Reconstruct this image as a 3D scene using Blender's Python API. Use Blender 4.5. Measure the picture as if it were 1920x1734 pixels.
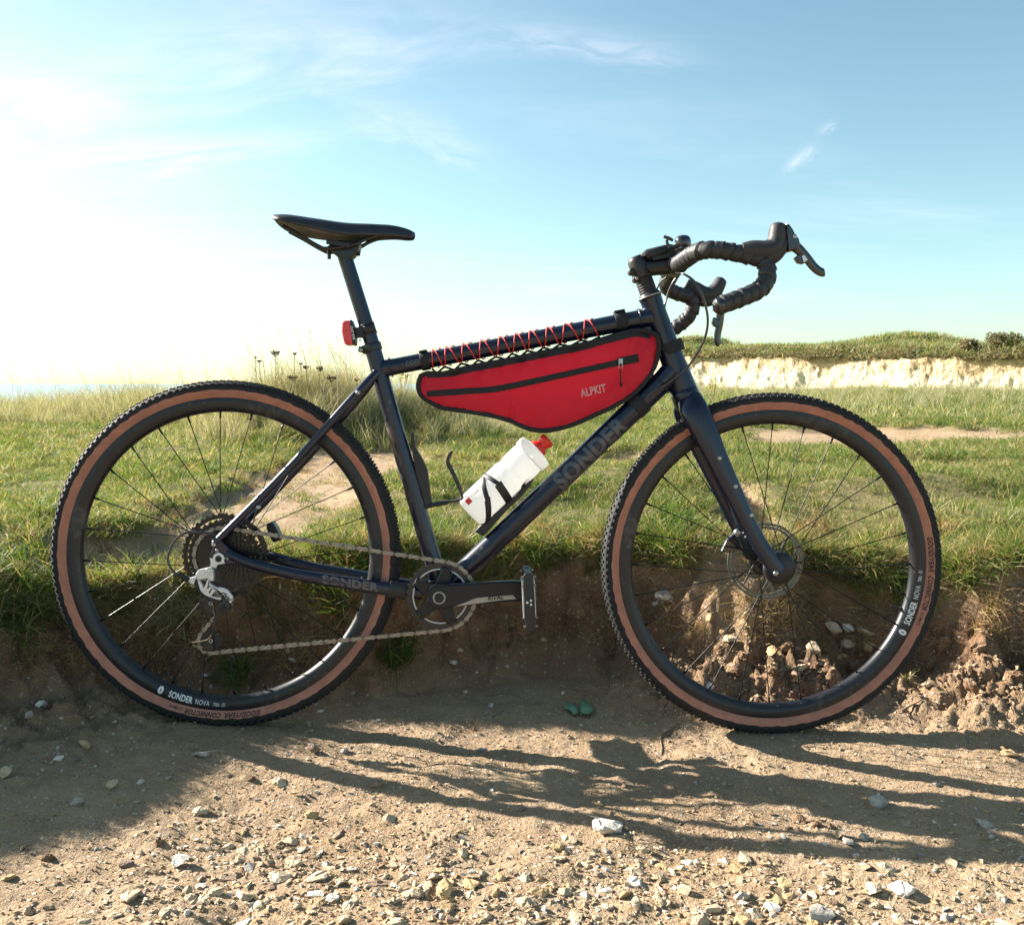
import bpy, bmesh, math, random
import numpy as np
from mathutils import Vector, Matrix, Euler
from mathutils.bvhtree import BVHTree

random.seed(7)
rng = np.random.default_rng(11)
PI = math.pi
R = math.radians
for o in list(bpy.data.objects):
    bpy.data.objects.remove(o)
sc = bpy.context.scene
COL = sc.collection

# ------------------------------------------------------------------ camera
F_PX, IMG_W, IMG_H, HORIZON = 1800.0, 1920.0, 1734.0, 719.0
CX, CY = IMG_W / 2, IMG_H / 2
PITCH = math.atan((CY - HORIZON) / F_PX)
CAM = Vector((0, 0, 0.70))
cam_d = bpy.data.cameras.new('camera')
cam = bpy.data.objects.new('camera', cam_d)
COL.objects.link(cam)
cam.location = CAM
cam.rotation_euler = (PI / 2 - PITCH, 0, 0)
cam_d.sensor_fit = 'HORIZONTAL'
cam_d.sensor_width = 36
cam_d.lens = 36 * F_PX / IMG_W
cam_d.clip_start = 0.05
cam_d.clip_end = 80000
sc.camera = cam
CAM_R = Euler((PI / 2 - PITCH, 0, 0)).to_matrix()


def ray(px, py):
    return (CAM_R @ Vector(((px - CX) / F_PX, -(py - CY) / F_PX, -1))).normalized()


# ------------------------------------------------------------------ sun, sky, exposure
SUN_TO = Vector((-1.8, 0.75, 1.0)).normalized()      # towards the sun
SUN_EL = math.asin(SUN_TO.z)
SUN_AZ = math.atan2(SUN_TO.x, SUN_TO.y)
sun_d = bpy.data.lights.new('sun', 'SUN')
sun_d.energy = 5.0
sun_d.angle = R(0.55)
sun_d.color = (1.0, 0.93, 0.82)
sun = bpy.data.objects.new('sun', sun_d)
sun.rotation_euler = (-SUN_TO).to_track_quat('-Z', 'Y').to_euler()
sun.location = (-6, 4, 6)
COL.objects.link(sun)

sc.view_settings.view_transform = 'Standard'
sc.view_settings.look = 'None'
sc.view_settings.gamma = 1.0
sc.view_settings.use_curve_mapping = False
sc.view_settings.exposure = 1.80
sc.cycles.max_bounces = 4
sc.cycles.diffuse_bounces = 2
sc.cycles.glossy_bounces = 2
sc.cycles.transmission_bounces = 4
sc.cycles.transparent_max_bounces = 8
sc.cycles.caustics_reflective = False
sc.cycles.caustics_refractive = False
sc.cycles.use_denoising = True
sc.cycles.use_adaptive_sampling = True
sc.cycles.adaptive_threshold = 0.02

world = bpy.data.worlds.new('World')
sc.world = world
world.use_nodes = True


class NT:
    """small node-tree helper"""
    def __init__(s, tree):
        s.t = tree
        tree.nodes.clear()

    def n(s, typ, **kw):
        nd = s.t.nodes.new(typ)
        for k, v in kw.items():
            setattr(nd, k, v)
        return nd

    def put(s, sock, v):
        if v is None:
            return
        if hasattr(v, 'links') and hasattr(v, 'is_output'):
            s.t.links.new(v, sock)
        else:
            if hasattr(sock.default_value, '__len__') and not hasattr(v, '__len__'):
                v = [v] * len(sock.default_value)
            if hasattr(v, '__len__') and len(v) == 3 and len(sock.default_value) == 4:
                v = (*v, 1)
            sock.default_value = v

    def math(s, op, a, b=None, c=None, clamp=False):
        nd = s.n('ShaderNodeMath', operation=op, use_clamp=clamp)
        s.put(nd.inputs[0], a); s.put(nd.inputs[1], b); s.put(nd.inputs[2], c)
        return nd.outputs[0]

    def vmath(s, op, a, b=None):
        nd = s.n('ShaderNodeVectorMath', operation=op)
        s.put(nd.inputs[0], a)
        if b is not None:
            s.put(nd.inputs[1], b)
        return nd.outputs[0]

    def mix(s, f, a, b, blend='MIX'):
        nd = s.n('ShaderNodeMix', data_type='RGBA', blend_type=blend)
        s.put(nd.inputs[0], f); s.put(nd.inputs[6], a); s.put(nd.inputs[7], b)
        return nd.outputs[2]

    def noise(s, vec, scale, detail=4, rough=0.55, dist=0.0, out=0):
        nd = s.n('ShaderNodeTexNoise')
        s.put(nd.inputs['Vector'], vec)
        nd.inputs['Scale'].default_value = scale
        nd.inputs['Detail'].default_value = detail
        nd.inputs['Roughness'].default_value = rough
        nd.inputs['Distortion'].default_value = dist
        return nd.outputs[out]

    def vor(s, vec, scale, feature='F1', out=0, rnd=1.0):
        nd = s.n('ShaderNodeTexVoronoi', feature=feature)
        s.put(nd.inputs['Vector'], vec)
        nd.inputs['Scale'].default_value = scale
        nd.inputs['Randomness'].default_value = rnd
        return nd.outputs[out]

    def ramp(s, f, lo, hi, a=0.0, b=1.0):
        nd = s.n('ShaderNodeMapRange', interpolation_type='SMOOTHSTEP')
        s.put(nd.inputs[0], f)
        for i, v in enumerate((lo, hi, a, b)):
            nd.inputs[i + 1].default_value = v
        return nd.outputs[0]

    def bump(s, h, strength, dist, normal=None):
        nd = s.n('ShaderNodeBump')
        nd.inputs['Strength'].default_value = strength
        nd.inputs['Distance'].default_value = dist
        s.put(nd.inputs['Height'], h)
        if normal is not None:
            s.put(nd.inputs['Normal'], normal)
        return nd.outputs[0]


SKY_STRENGTH = 0.061


def build_world():
    w = NT(world.node_tree)
    out = w.n('ShaderNodeOutputWorld')
    bg = w.n('ShaderNodeBackground')
    sky = w.n('ShaderNodeTexSky', sky_type='NISHITA')
    sky.sun_disc = False
    sky.sun_elevation = SUN_EL
    sky.sun_rotation = SUN_AZ
    sky.altitude = 20
    sky.air_density = 0.85
    sky.dust_density = 0.9
    sky.ozone_density = 1.6
    geo = w.n('ShaderNodeNewGeometry')
    d = w.vmath('SCALE', geo.outputs['Incoming'])
    d.node.inputs['Scale'].default_value = -1.0
    tc = w.n('ShaderNodeTexCoord')
    d = tc.outputs['Generated']
    sep = w.n('ShaderNodeSeparateXYZ')
    w.put(sep.inputs[0], d)
    x, y, z = sep.outputs
    az = w.math('ARCTAN2', x, y)
    el = w.math('ARCSINE', z)
    col = w.mix(1.0, sky.outputs[0], (1.07, 1.18, 0.97), 'MULTIPLY')
    # thin high cirrus: general veil plus the wisps in view
    zz = w.math('MAXIMUM', w.math('ADD', z, 0.12), 0.05)
    cmb = w.n('ShaderNodeCombineXYZ')
    w.put(cmb.inputs[0], w.math('DIVIDE', x, zz))
    w.put(cmb.inputs[1], w.math('MULTIPLY', w.math('DIVIDE', y, zz), 3.2))
    veil = w.noise(cmb.outputs[0], 0.55, 7, 0.6, 0.8)
    veil = w.ramp(veil, 0.46, 0.85, 0.0, 0.35)
    total = veil
    fine = w.noise(cmb.outputs[0], 3.0, 8, 0.65, 1.2)

    def wisp(p0, p1, width, amt, curve=0.0, seed=0):
        nonlocal total
        a, b = ray(*p0), ray(*p1)
        A = (math.atan2(a.x, a.y), math.asin(a.z))
        B = (math.atan2(b.x, b.y), math.asin(b.z))
        mx, my = (A[0] + B[0]) / 2, (A[1] + B[1]) / 2
        L = math.hypot(B[0] - A[0], B[1] - A[1]) / 2
        c, s_ = (B[0] - A[0]) / (2 * L), (B[1] - A[1]) / (2 * L)
        du, dv = w.math('SUBTRACT', az, mx), w.math('SUBTRACT', el, my)
        u = w.math('ADD', w.math('MULTIPLY', du, c / L), w.math('MULTIPLY', dv, s_ / L))
        v = w.math('SUBTRACT', w.math('MULTIPLY', dv, c / width), w.math('MULTIPLY', du, s_ / width))
        uv = w.n('ShaderNodeCombineXYZ')
        w.put(uv.inputs[0], w.math('ADD', w.math('MULTIPLY', u, 1.3), seed * 7.3))
        w.put(uv.inputs[1], w.math('MULTIPLY', v, 0.8))
        nz = w.noise(uv.outputs[0], 1.6, 8, 0.62, 0.9)
        v2 = w.math('ADD', v, w.math('MULTIPLY', w.math('SUBTRACT', nz, 0.5), 2.2))
        v2 = w.math('ADD', v2, w.math('MULTIPLY', w.math('MULTIPLY', u, u), curve))
        g = w.math('ADD', w.math('MULTIPLY', w.math('POWER', w.math('ABSOLUTE', u), 2.5), 1.0),
                   w.math('MULTIPLY', v2, v2))
        m = w.math('MULTIPLY', w.math('EXPONENT', w.math('MULTIPLY', g, -1.6)), amt)
        m = w.math('MULTIPLY', m, w.ramp(nz, 0.28, 0.72, 0.25, 1.25))
        total = w.math('ADD', total, m)

    wisp((-160, 300), (640, 252), 0.016, 0.55, 0.0, 1)
    wisp((-160, 160), (280, 208), 0.042, 0.55, 0.3, 2)
    wisp((255, 342), (392, 298), 0.008, 0.40, 0.0, 3)
    wisp((610, 175), (950, 305), 0.022, 0.30, 0.0, 4)
    wisp((860, 40), (1330, 105), 0.016, 0.30, 0.2, 5)
    wisp((1466, 325), (1532, 272), 0.006, 0.50, 0.0, 6)
    wisp((1530, 250), (1572, 228), 0.006, 0.30, 0.0, 7)
    wisp((-100, 120), (980, 0), 0.050, 0.36, 0.4, 8)
    fin = w.math('MINIMUM', w.math('MULTIPLY', total, w.ramp(fine, 0.3, 0.7, 0.75, 1.15)), 0.85)
    cloud = w.mix(1.0, sky.outputs[0], (1.3, 1.15, 1.05), 'MULTIPLY')
    cloud = w.mix(0.55, cloud, (7.0, 7.2, 7.4))
    col = w.mix(fin, col, cloud)
    w.put(bg.inputs[0], col)
    bg.inputs[1].default_value = SKY_STRENGTH
    w.t.links.new(bg.outputs[0], out.inputs[0])


build_world()

# ------------------------------------------------------------------ lettering (made while the scene is still empty)


def text_geo(s, size, bold=0.0, shear=0.0, spacing=1.0, outline=0.0, fit=None):
    cu = bpy.data.curves.new('t', 'FONT')
    cu.body = s
    cu.size = size
    cu.offset = bold
    cu.shear = shear
    cu.space_character = spacing
    cu.resolution_u = 3
    if outline:
        cu.fill_mode = 'NONE'
        cu.bevel_depth = outline
        cu.bevel_resolution = 0
    ob = bpy.data.objects.new('t', cu)
    COL.objects.link(ob)
    dg = bpy.context.evaluated_depsgraph_get()
    ev = ob.evaluated_get(dg)
    me = ev.to_mesh()
    v = np.array([x.co[:] for x in me.vertices]).reshape(-1, 3)
    f = [tuple(p.vertices) for p in me.polygons]
    ev.to_mesh_clear()
    bpy.data.objects.remove(ob)
    bpy.data.curves.remove(cu)
    v[:, 0] -= v[:, 0].min()
    if fit:
        v[:, 0] *= fit / v[:, 0].max()
    if outline:
        return v, f
    # cut long faces up so that the letters can follow curved surfaces
    bm = bmesh.new()
    vv = [bm.verts.new(p) for p in v]
    for q in f:
        try:
            bm.faces.new([vv[i] for i in q])
        except ValueError:
            pass
    for ax in (0, 1):
        lo, hi = v[:, ax].min(), v[:, ax].max()
        n = int((hi - lo) / 0.003) + 1
        for k in range(1, n):
            co, no = [0, 0, 0], [0, 0, 0]
            co[ax], no[ax] = lo + (hi - lo) * k / n, 1
            bmesh.ops.bisect_plane(bm, geom=bm.verts[:] + bm.edges[:] + bm.faces[:], plane_co=co, plane_no=no)
    bm.verts.index_update()
    v = np.array([q.co[:] for q in bm.verts])
    f = [tuple(q.index for q in p.verts) for p in bm.faces]
    bm.free()
    return v, f


TXT = {
    'rim_brand': text_geo('SONDER', 0.0180, 0.0005, 0, 1.05, 0, 0.050),
    'rim_logo': text_geo('0', 0.0200, 0.0012),
    'rim_nova': text_geo('NOVA', 0.0150, 0.0, 0, 1.1, 0, 0.0285),
    'rim_size': text_geo('700c  i21', 0.0100, 0, 0.15, 1.0, 0, 0.024),
    'tyre_brand': text_geo('GOOD/YEAR', 0.0125, 0.0004, 0.25, 1.1, 0, 0.071),
    'tyre_model': text_geo('CONNECTOR', 0.0125, 0.0004, 0.25, 1.1, 0, 0.071),
    'tyre_small': text_geo('ULTIMATE', 0.0070, 0.0001, 0.15, 1.1, 0, 0.028),
    'tube_brand': text_geo('SONDER', 0.046, 0.0022, 0, 1.08, 0, 0.185),
    'stay_brand': text_geo('SONDER', 0.021, 0.0012, 0, 1.1, 0, 0.112),
    'top_tube': text_geo('com', 0.022, 0.0004, 0, 1.1, 0, 0.030),
    'bag': text_geo('ALPKIT', 0.0215, 0, 0, 1.12, 0.00045, 0.051),
    'crank': text_geo('RIVAL', 0.0105, 0.0003, 0.3, 1.1, 0, 0.031),
    'mech': text_geo('rival', 0.0125, 0.0003, 0.2, 1.0, 0, 0.023),
    'light': text_geo('CAT EYE', 0.0085, 0.0003, 0, 1.1, 0, 0.031),
}

# ------------------------------------------------------------------ mesh builder


def frame_from(d, up=None):
    d = d.normalized()
    up = Vector(up) if up is not None else (Vector((0, 0, 1)) if abs(d.z) < 0.9 else Vector((0, 1, 0)))
    a = up.cross(d).normalized()
    b = d.cross(a).normalized()
    return a, b


class MB:
    def __init__(s):
        s.v, s.f, s.sm, s.mi = [], [], [], []

    def add(s, vs, fs, smooth=True, mi=0):
        o = len(s.v)
        s.v.extend([tuple(p) for p in vs])
        for f in fs:
            s.f.append(tuple(i + o for i in f))
            s.sm.append(smooth)
            s.mi.append(mi)

    def tube(s, pts, r, seg=14, r2=None, up=None, cap=True, mi=0, close=False):
        """sweep; r = radius along a-axis (sideways), r2 = radius along b-axis"""
        pts = [Vector(p) for p in pts]
        n = len(pts)
        rs = r if hasattr(r, '__len__') else [r] * n
        r2 = rs if r2 is None else (r2 if hasattr(r2, '__len__') else [r2] * n)
        vs, fs = [], []
        pa = None
        for i, p in enumerate(pts):
            if close:
                d = pts[(i + 1) % n] - pts[i - 1]
            else:
                d = pts[min(i + 1, n - 1)] - pts[max(i - 1, 0)]
            d = d.normalized()
            if up is not None:
                a, b = frame_from(d, up)
            elif pa is None:
                a, b = frame_from(d)
            else:
                a = (pa - d * pa.dot(d)).normalized()
                b = d.cross(a)
            pa = a
            for k in range(seg):
                t = 2 * PI * k / seg
                vs.append(p + a * (rs[i] * math.cos(t)) + b * (r2[i] * math.sin(t)))
        m = n if close else n - 1
        for i in range(m):
            for k in range(seg):
                k2 = (k + 1) % seg
                j = (i + 1) % n
                fs.append((i * seg + k, i * seg + k2, j * seg + k2, j * seg + k))
        s.add(vs, fs, True, mi)
        if cap and not close:
            s.add(vs[:seg], [tuple(reversed(range(seg)))], False, mi)
            s.add(vs[-seg:], [tuple(range(seg))], False, mi)
        return s

    def lathe(s, prof, c=(0, 0, 0), axis=(0, 1, 0), seg=48, mi=0, closed=False, smooth=True, a0=0.0):
        """prof: (radius, along axis)"""
        c = Vector(c)
        ax = Vector(axis).normalized()
        a, b = frame_from(ax)
        vs, fs = [], []
        n = len(prof)
        for k in range(seg):
            t = 2 * PI * k / seg + a0
            e = a * math.cos(t) + b * math.sin(t)
            for (r, h) in prof:
                vs.append(c + e * r + ax * h)
        m = n if closed else n - 1
        for k in range(seg):
            k2 = (k + 1) % seg
            for i in range(m):
                j = (i + 1) % n
                fs.append((k * n + i, k2 * n + i, k2 * n + j, k * n + j))
        s.add(vs, fs, smooth, mi)
        return s

    def prism(s, pts, depth, mi=0):
        """outline pts extruded by vector depth"""
        pts = [Vector(p) for p in pts]
        depth = Vector(depth)
        n = len(pts)
        vs = pts + [p + depth for p in pts]
        fs = [tuple(range(n - 1, -1, -1)), tuple(range(n, 2 * n))]
        fs += [(i, (i + 1) % n, n + (i + 1) % n, n + i) for i in range(n)]
        s.add(vs, fs, False, mi)
        return s

    def ring(s, outer, inner, depth, mi=0):
        """flat ring between two equal-length loops, extruded"""
        depth = Vector(depth)
        o = [Vector(p) for p in outer]
        q = [Vector(p) for p in inner]
        n = len(o)
        vs = o + q + [p + depth for p in o] + [p + depth for p in q]
        fs = []
        for i in range(n):
            j = (i + 1) % n
            fs += [(i, j, n + j, n + i), (2 * n + i, 3 * n + i, 3 * n + j, 2 * n + j),
                   (i, 2 * n + i, 2 * n + j, j), (n + i, n + j, 3 * n + j, 3 * n + i)]
        s.add(vs, fs, False, mi)
        return s

    def box(s, c, size, rot=None, mi=0):
        c = Vector(c)
        m = rot if rot is not None else Matrix.Identity(3)
        vs = [c + m @ Vector((x * size[0] / 2, y * size[1] / 2, z * size[2] / 2))
              for x in (-1, 1) for y in (-1, 1) for z in (-1, 1)]
        fs = [(0, 1, 3, 2), (4, 6, 7, 5), (0, 4, 5, 1), (2, 3, 7, 6), (0, 2, 6, 4), (1, 5, 7, 3)]
        s.add(vs, fs, False, mi)
        return s

    def loft(s, rings, cap=True, mi=0):
        n = len(rings[0])
        vs = [p for rg in rings for p in rg]
        fs = []
        for i in range(len(rings) - 1):
            for k in range(n):
                k2 = (k + 1) % n
                fs.append((i * n + k, i * n + k2, (i + 1) * n + k2, (i + 1) * n + k))
        if cap:
            fs.append(tuple(reversed(range(n))))
            fs.append(tuple((len(rings) - 1) * n + k for k in range(n)))
        s.add(vs, fs, True, mi)
        return s

    def mesh(s, name, mats):
        me = bpy.data.meshes.new(name)
        me.from_pydata(s.v, [], s.f)
        me.polygons.foreach_set('use_smooth', s.sm)
        me.polygons.foreach_set('material_index', s.mi)
        for m in (mats if isinstance(mats, (list, tuple)) else [mats]):
            me.materials.append(m)
        bm = bmesh.new()
        bm.from_mesh(me)
        bmesh.ops.recalc_face_normals(bm, faces=bm.faces)
        bm.to_mesh(me)
        bm.free()
        return me

    def build(s, name, mats, parent=None, bevel=0.0, sub=0, kind=None):
        ob = bpy.data.objects.new(name, s.mesh(name, mats))
        COL.objects.link(ob)
        if parent is not None:
            ob.parent = parent
        if bevel:
            m = ob.modifiers.new('b', 'BEVEL')
            m.width = bevel
            m.segments = 2
            m.limit_method = 'ANGLE'
            m.angle_limit = R(35)
        if sub:
            m = ob.modifiers.new('s', 'SUBSURF')
            m.levels = m.render_levels = sub
        if kind:
            ob['kind'] = kind
        return ob


def tag(o, label, cat=None, group=None, kind=None):
    if label:
        o['label'] = label
    if cat:
        o['category'] = cat
    if group:
        o['group'] = group
    if kind:
        o['kind'] = kind
    return o


def empty(name, parent=None, loc=(0, 0, 0)):
    o = bpy.data.objects.new(name, None)
    o.empty_display_size = 0.05
    COL.objects.link(o)
    o.location = loc
    if parent is not None:
        o.parent = parent
    return o


def inst(name, me, parent, loc=(0, 0, 0), rot=None, scale=None):
    o = bpy.data.objects.new(name, me)
    COL.objects.link(o)
    o.parent = parent
    o.location = loc
    if rot is not None:
        o.rotation_euler = rot
    if scale is not None:
        o.scale = scale if hasattr(scale, '__len__') else (scale,) * 3
    return o


def spline(pts, n=8):
    """Catmull-Rom through points (any dimension, lists)"""
    P = [np.array(p, float) for p in pts]
    P = [2 * P[0] - P[1]] + P + [2 * P[-1] - P[-2]]
    out = []
    for i in range(1, len(P) - 2):
        for k in range(n):
            t = k / n
            a, b, c, d = P[i - 1], P[i], P[i + 1], P[i + 2]
            out.append(0.5 * (2 * b + (c - a) * t + (2 * a - 5 * b + 4 * c - d) * t * t + (3 * b - a - 3 * c + d) * t ** 3))
    out.append(P[-2])
    return out


# ------------------------------------------------------------------ materials
MATS = {}


def principled(name):
    m = bpy.data.materials.new(name)
    m.use_nodes = True
    t = NT(m.node_tree)
    out = t.n('ShaderNodeOutputMaterial')
    p = t.n('ShaderNodeBsdfPrincipled')
    t.t.links.new(p.outputs[0], out.inputs[0])
    MATS[name] = m
    return m, t, p, out


def mat(name, col, rough=0.5, metal=0.0, spec=0.5, coat=0.0, dirt=None, vary=0.0, vscale=30, bump=None, sheen=0.0):
    """dirt = (colour, coverage 0..1, scale)"""
    m, t, p, out = principled(name)
    tc = t.n('ShaderNodeTexCoord').outputs['Object']
    c = (*col, 1)
    rgh = rough
    if vary:
        nz = t.noise(tc, vscale, 5, 0.6)
        c = t.mix(t.ramp(nz, 0.3, 0.7), [x * (1 - vary) for x in col], [min(1, x * (1 + vary)) for x in col])
        rgh = t.ramp(nz, 0.3, 0.7, max(0.05, rough - 0.08), min(1, rough + 0.1))
    if dirt:
        dc, cov, ds = dirt
        n1 = t.noise(tc, ds, 6, 0.65)
        n2 = t.noise(tc, ds * 7, 3, 0.6)
        k = t.math('ADD', t.math('MULTIPLY', n1, 0.65), t.math('MULTIPLY', n2, 0.35))
        film = t.ramp(k, 0.66 - 0.30 * cov, 0.90 - 0.30 * cov, 0, 0.75)
        sp = t.noise(tc, ds * 16, 2, 0.5)
        sp = t.ramp(sp, 0.72 - 0.07 * cov, 0.78 - 0.07 * cov, 0, 0.6)
        msk = t.math('MAXIMUM', film, sp)
        c = t.mix(msk, c, dc)
        rgh = t.math('ADD', t.math('MULTIPLY', msk, 0.9 - rough), rgh, clamp=True)
    t.put(p.inputs['Base Color'], c)
    t.put(p.inputs['Roughness'], rgh)
    p.inputs['Metallic'].default_value = metal
    p.inputs['Specular IOR Level'].default_value = spec
    p.inputs['Coat Weight'].default_value = coat
    p.inputs['Coat Roughness'].default_value = 0.22
    p.inputs['Sheen Weight'].default_value = sheen
    if bump:
        bs, bst, bd = bump
        t.put(p.inputs['Normal'], t.bump(t.noise(tc, bs, 5, 0.6), bst, bd))
    return m


DUST = (0.30, 0.22, 0.15)
M_frame = mat('frame_paint', (0.0040, 0.0080, 0.027), 0.30, 0.0, 0.45, 0.25, dirt=(DUST, 0.30, 16))
M_frame_clean = mat('frame_paint_clean', (0.0040, 0.0080, 0.027), 0.28, 0.0, 0.45, 0.25, dirt=(DUST, 0.10, 22))
M_muddy = mat('frame_paint_muddy', (0.012, 0.015, 0.028), 0.45, 0.0, 0.5, 0.2, dirt=((0.17, 0.12, 0.085), 0.75, 18))
M_ghost = mat('ghost_lettering', (0.06, 0.066, 0.085), 0.35, 0.0, 0.5, 0.4, dirt=(DUST, 0.2, 14))
M_black = mat('black_alloy', (0.012, 0.012, 0.014), 0.38, 0.0, 0.5, 0.1, dirt=(DUST, 0.10, 20))
M_plastic = mat('black_plastic', (0.014, 0.014, 0.017), 0.5, dirt=(DUST, 0.08, 22))
M_rubber = mat('tyre_rubber', (0.010, 0.010, 0.011), 0.75, dirt=((0.20, 0.155, 0.12), 0.30, 22), bump=(220, 0.4, 0.0006))
M_tan = mat('tan_sidewall', (0.40, 0.168, 0.112), 0.72, dirt=((0.30, 0.20, 0.15), 0.50, 11), vary=0.16, vscale=45)
M_rim = mat('black_rim', (0.009, 0.010, 0.014), 0.40, 0.0, 0.45, 0.1, dirt=((0.15, 0.13, 0.12), 0.46, 9))
M_spoke = mat('black_spoke', (0.015, 0.015, 0.015), 0.35, 0.6)
M_white = mat('white_print', (0.75, 0.76, 0.78), 0.5)
M_print = mat('black_print', (0.012, 0.012, 0.014), 0.6)
M_steel = mat('steel', (0.36, 0.345, 0.32), 0.45, 0.5, dirt=((0.10, 0.08, 0.06), 0.30, 30))
M_chain_dark = mat('chain_dark_links', (0.15, 0.13, 0.11), 0.45, 0.6)
M_chain = mat('chain_steel', (0.29, 0.265, 0.235), 0.40, 0.7, dirt=((0.10, 0.075, 0.055), 0.25, 60))
M_cog = mat('blackened_steel', (0.035, 0.034, 0.035), 0.30, 0.85, dirt=((0.03, 0.024, 0.02), 0.35, 60))
M_silver = mat('silver_alloy', (0.66, 0.67, 0.69), 0.34, 0.35, 0.5, dirt=((0.28, 0.22, 0.16), 0.14, 40))
M_bolt = mat('bolt_steel', (0.42, 0.42, 0.41), 0.35, 0.7)
M_rotor = mat('brake_rotor_steel', (0.15, 0.145, 0.12), 0.5, 0.6, vary=0.15, vscale=20)
M_tape = mat('bar_tape', (0.026, 0.026, 0.028), 0.52, 0.0, 0.45, vary=0.25, vscale=60, bump=(400, 0.25, 0.0006))
M_hood = mat('hood_rubber', (0.028, 0.028, 0.031), 0.58, 0.0, 0.45, vary=0.2, vscale=40, bump=(300, 0.2, 0.0005))
M_gloss = mat('gloss_black', (0.010, 0.010, 0.014), 0.18, 0.0, 0.6, 0.6)
M_crank = mat('crank_black', (0.008, 0.009, 0.014), 0.42, 0.0, 0.35, 0.1)
M_saddle = mat('saddle_cover', (0.016, 0.017, 0.024), 0.42, 0.0, 0.5, vary=0.2, vscale=40, bump=(350, 0.2, 0.0005), dirt=(DUST, 0.05, 20))
M_redcord = mat('red_cord', (0.75, 0.035, 0.03), 0.6)
M_web = mat('black_webbing', (0.013, 0.013, 0.016), 0.8, dirt=(DUST, 0.06, 25), bump=(900, 0.4, 0.0006))
M_redcap = mat('red_cap', (0.75, 0.03, 0.015), 0.38)
M_redlens = mat('red_lens', (0.70, 0.012, 0.012), 0.15, 0.0, 0.6, 0.4)


def fabric_mat():
    m, t, p, out = principled('red_bag_fabric')
    tc = t.n('ShaderNodeTexCoord').outputs['Object']
    nz = t.noise(tc, 14, 5, 0.6)
    c = t.mix(t.ramp(nz, 0.3, 0.7), (0.78, 0.032, 0.085), (0.88, 0.042, 0.100))
    sp = t.ramp(t.noise(tc, 260, 2, 0.5), 0.70, 0.74, 0, 0.35)
    c = t.mix(sp, c, (0.62, 0.30, 0.25))
    t.put(p.inputs['Base Color'], c)
    p.inputs['Roughness'].default_value = 0.62
    p.inputs['Specular IOR Level'].default_value = 0.35
    p.inputs['Sheen Weight'].default_value = 0.15
    wv = t.n('ShaderNodeTexWave')
    wv.inputs['Scale'].default_value = 260
    t.put(wv.inputs['Vector'], tc)
    h = t.math('ADD', t.math('MULTIPLY', wv.outputs[0], 0.12), t.noise(tc, 15, 4, 0.5))
    t.put(p.inputs['Normal'], t.bump(h, 0.8, 0.018))
    tr = t.n('ShaderNodeBsdfTranslucent')
    t.put(tr.inputs[0], (0.90, 0.04, 0.08))
    mx = t.n('ShaderNodeMixShader')
    mx.inputs[0].default_value = 0.42
    t.t.links.new(p.outputs[0], mx.inputs[1])
    t.t.links.new(tr.outputs[0], mx.inputs[2])
    t.t.links.new(mx.outputs[0], out.inputs[0])
    return m


M_fabric = fabric_mat()


def bottle_mat():
    m, t, p, out = principled('translucent_bottle')
    tc = t.n('ShaderNodeTexCoord').outputs['Object']
    nz = t.ramp(t.noise(tc, 25, 4, 0.6), 0.45, 0.75, 0, 0.25)
    c = t.mix(nz, (0.74, 0.755, 0.77), (0.60, 0.585, 0.56))
    t.put(p.inputs['Base Color'], c)
    p.inputs['Roughness'].default_value = 0.35
    tr = t.n('ShaderNodeBsdfTranslucent')
    t.put(tr.inputs[0], (0.93, 0.93, 0.92))
    mx = t.n('ShaderNodeMixShader')
    mx.inputs[0].default_value = 0.58
    t.t.links.new(p.outputs[0], mx.inputs[1])
    t.t.links.new(tr.outputs[0], mx.inputs[2])
    t.t.links.new(mx.outputs[0], out.inputs[0])
    return m


M_bottle = bottle_mat()


def leafy(name, c1, c2, straw, straw_amt, trans=0.4, attr='tint', wear=0.0):
    """grass / leaf: per-blade tint attribute, per-clump random, translucency"""
    m, t, p, out = principled(name)
    at = t.n('ShaderNodeAttribute', attribute_name=attr)
    oi = t.n('ShaderNodeObjectInfo')
    tint = at.outputs['Fac']
    geo = t.n('ShaderNodeNewGeometry')
    patch = t.noise(geo.outputs['Position'], 1.3, 4, 0.6)
    k = t.math('ADD', t.math('MULTIPLY', oi.outputs['Random'], 0.5), t.math('MULTIPLY', patch, 0.5))
    c = t.mix(t.ramp(k, 0.25, 0.75), c1, c2)
    s = t.ramp(t.math('ADD', tint, t.math('MULTIPLY', t.math('SUBTRACT', patch, 0.5), 0.9)), 1 - straw_amt - 0.03, 1 - straw_amt + 0.03)
    c = t.mix(s, c, straw)
    t.put(p.inputs['Base Color'], c)
    p.inputs['Roughness'].default_value = 0.55
    p.inputs['Specular IOR Level'].default_value = 0.3
    tr = t.n('ShaderNodeBsdfTranslucent')
    t.put(tr.inputs[0], t.mix(1.0, c, (1.5, 1.35, 0.8), 'MULTIPLY'))
    mx = t.n('ShaderNodeMixShader')
    mx.inputs[0].default_value = trans
    t.t.links.new(p.outputs[0], mx.inputs[1])
    t.t.links.new(tr.outputs[0], mx.inputs[2])
    t.t.links.new(mx.outputs[0], out.inputs[0])
    return m


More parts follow.
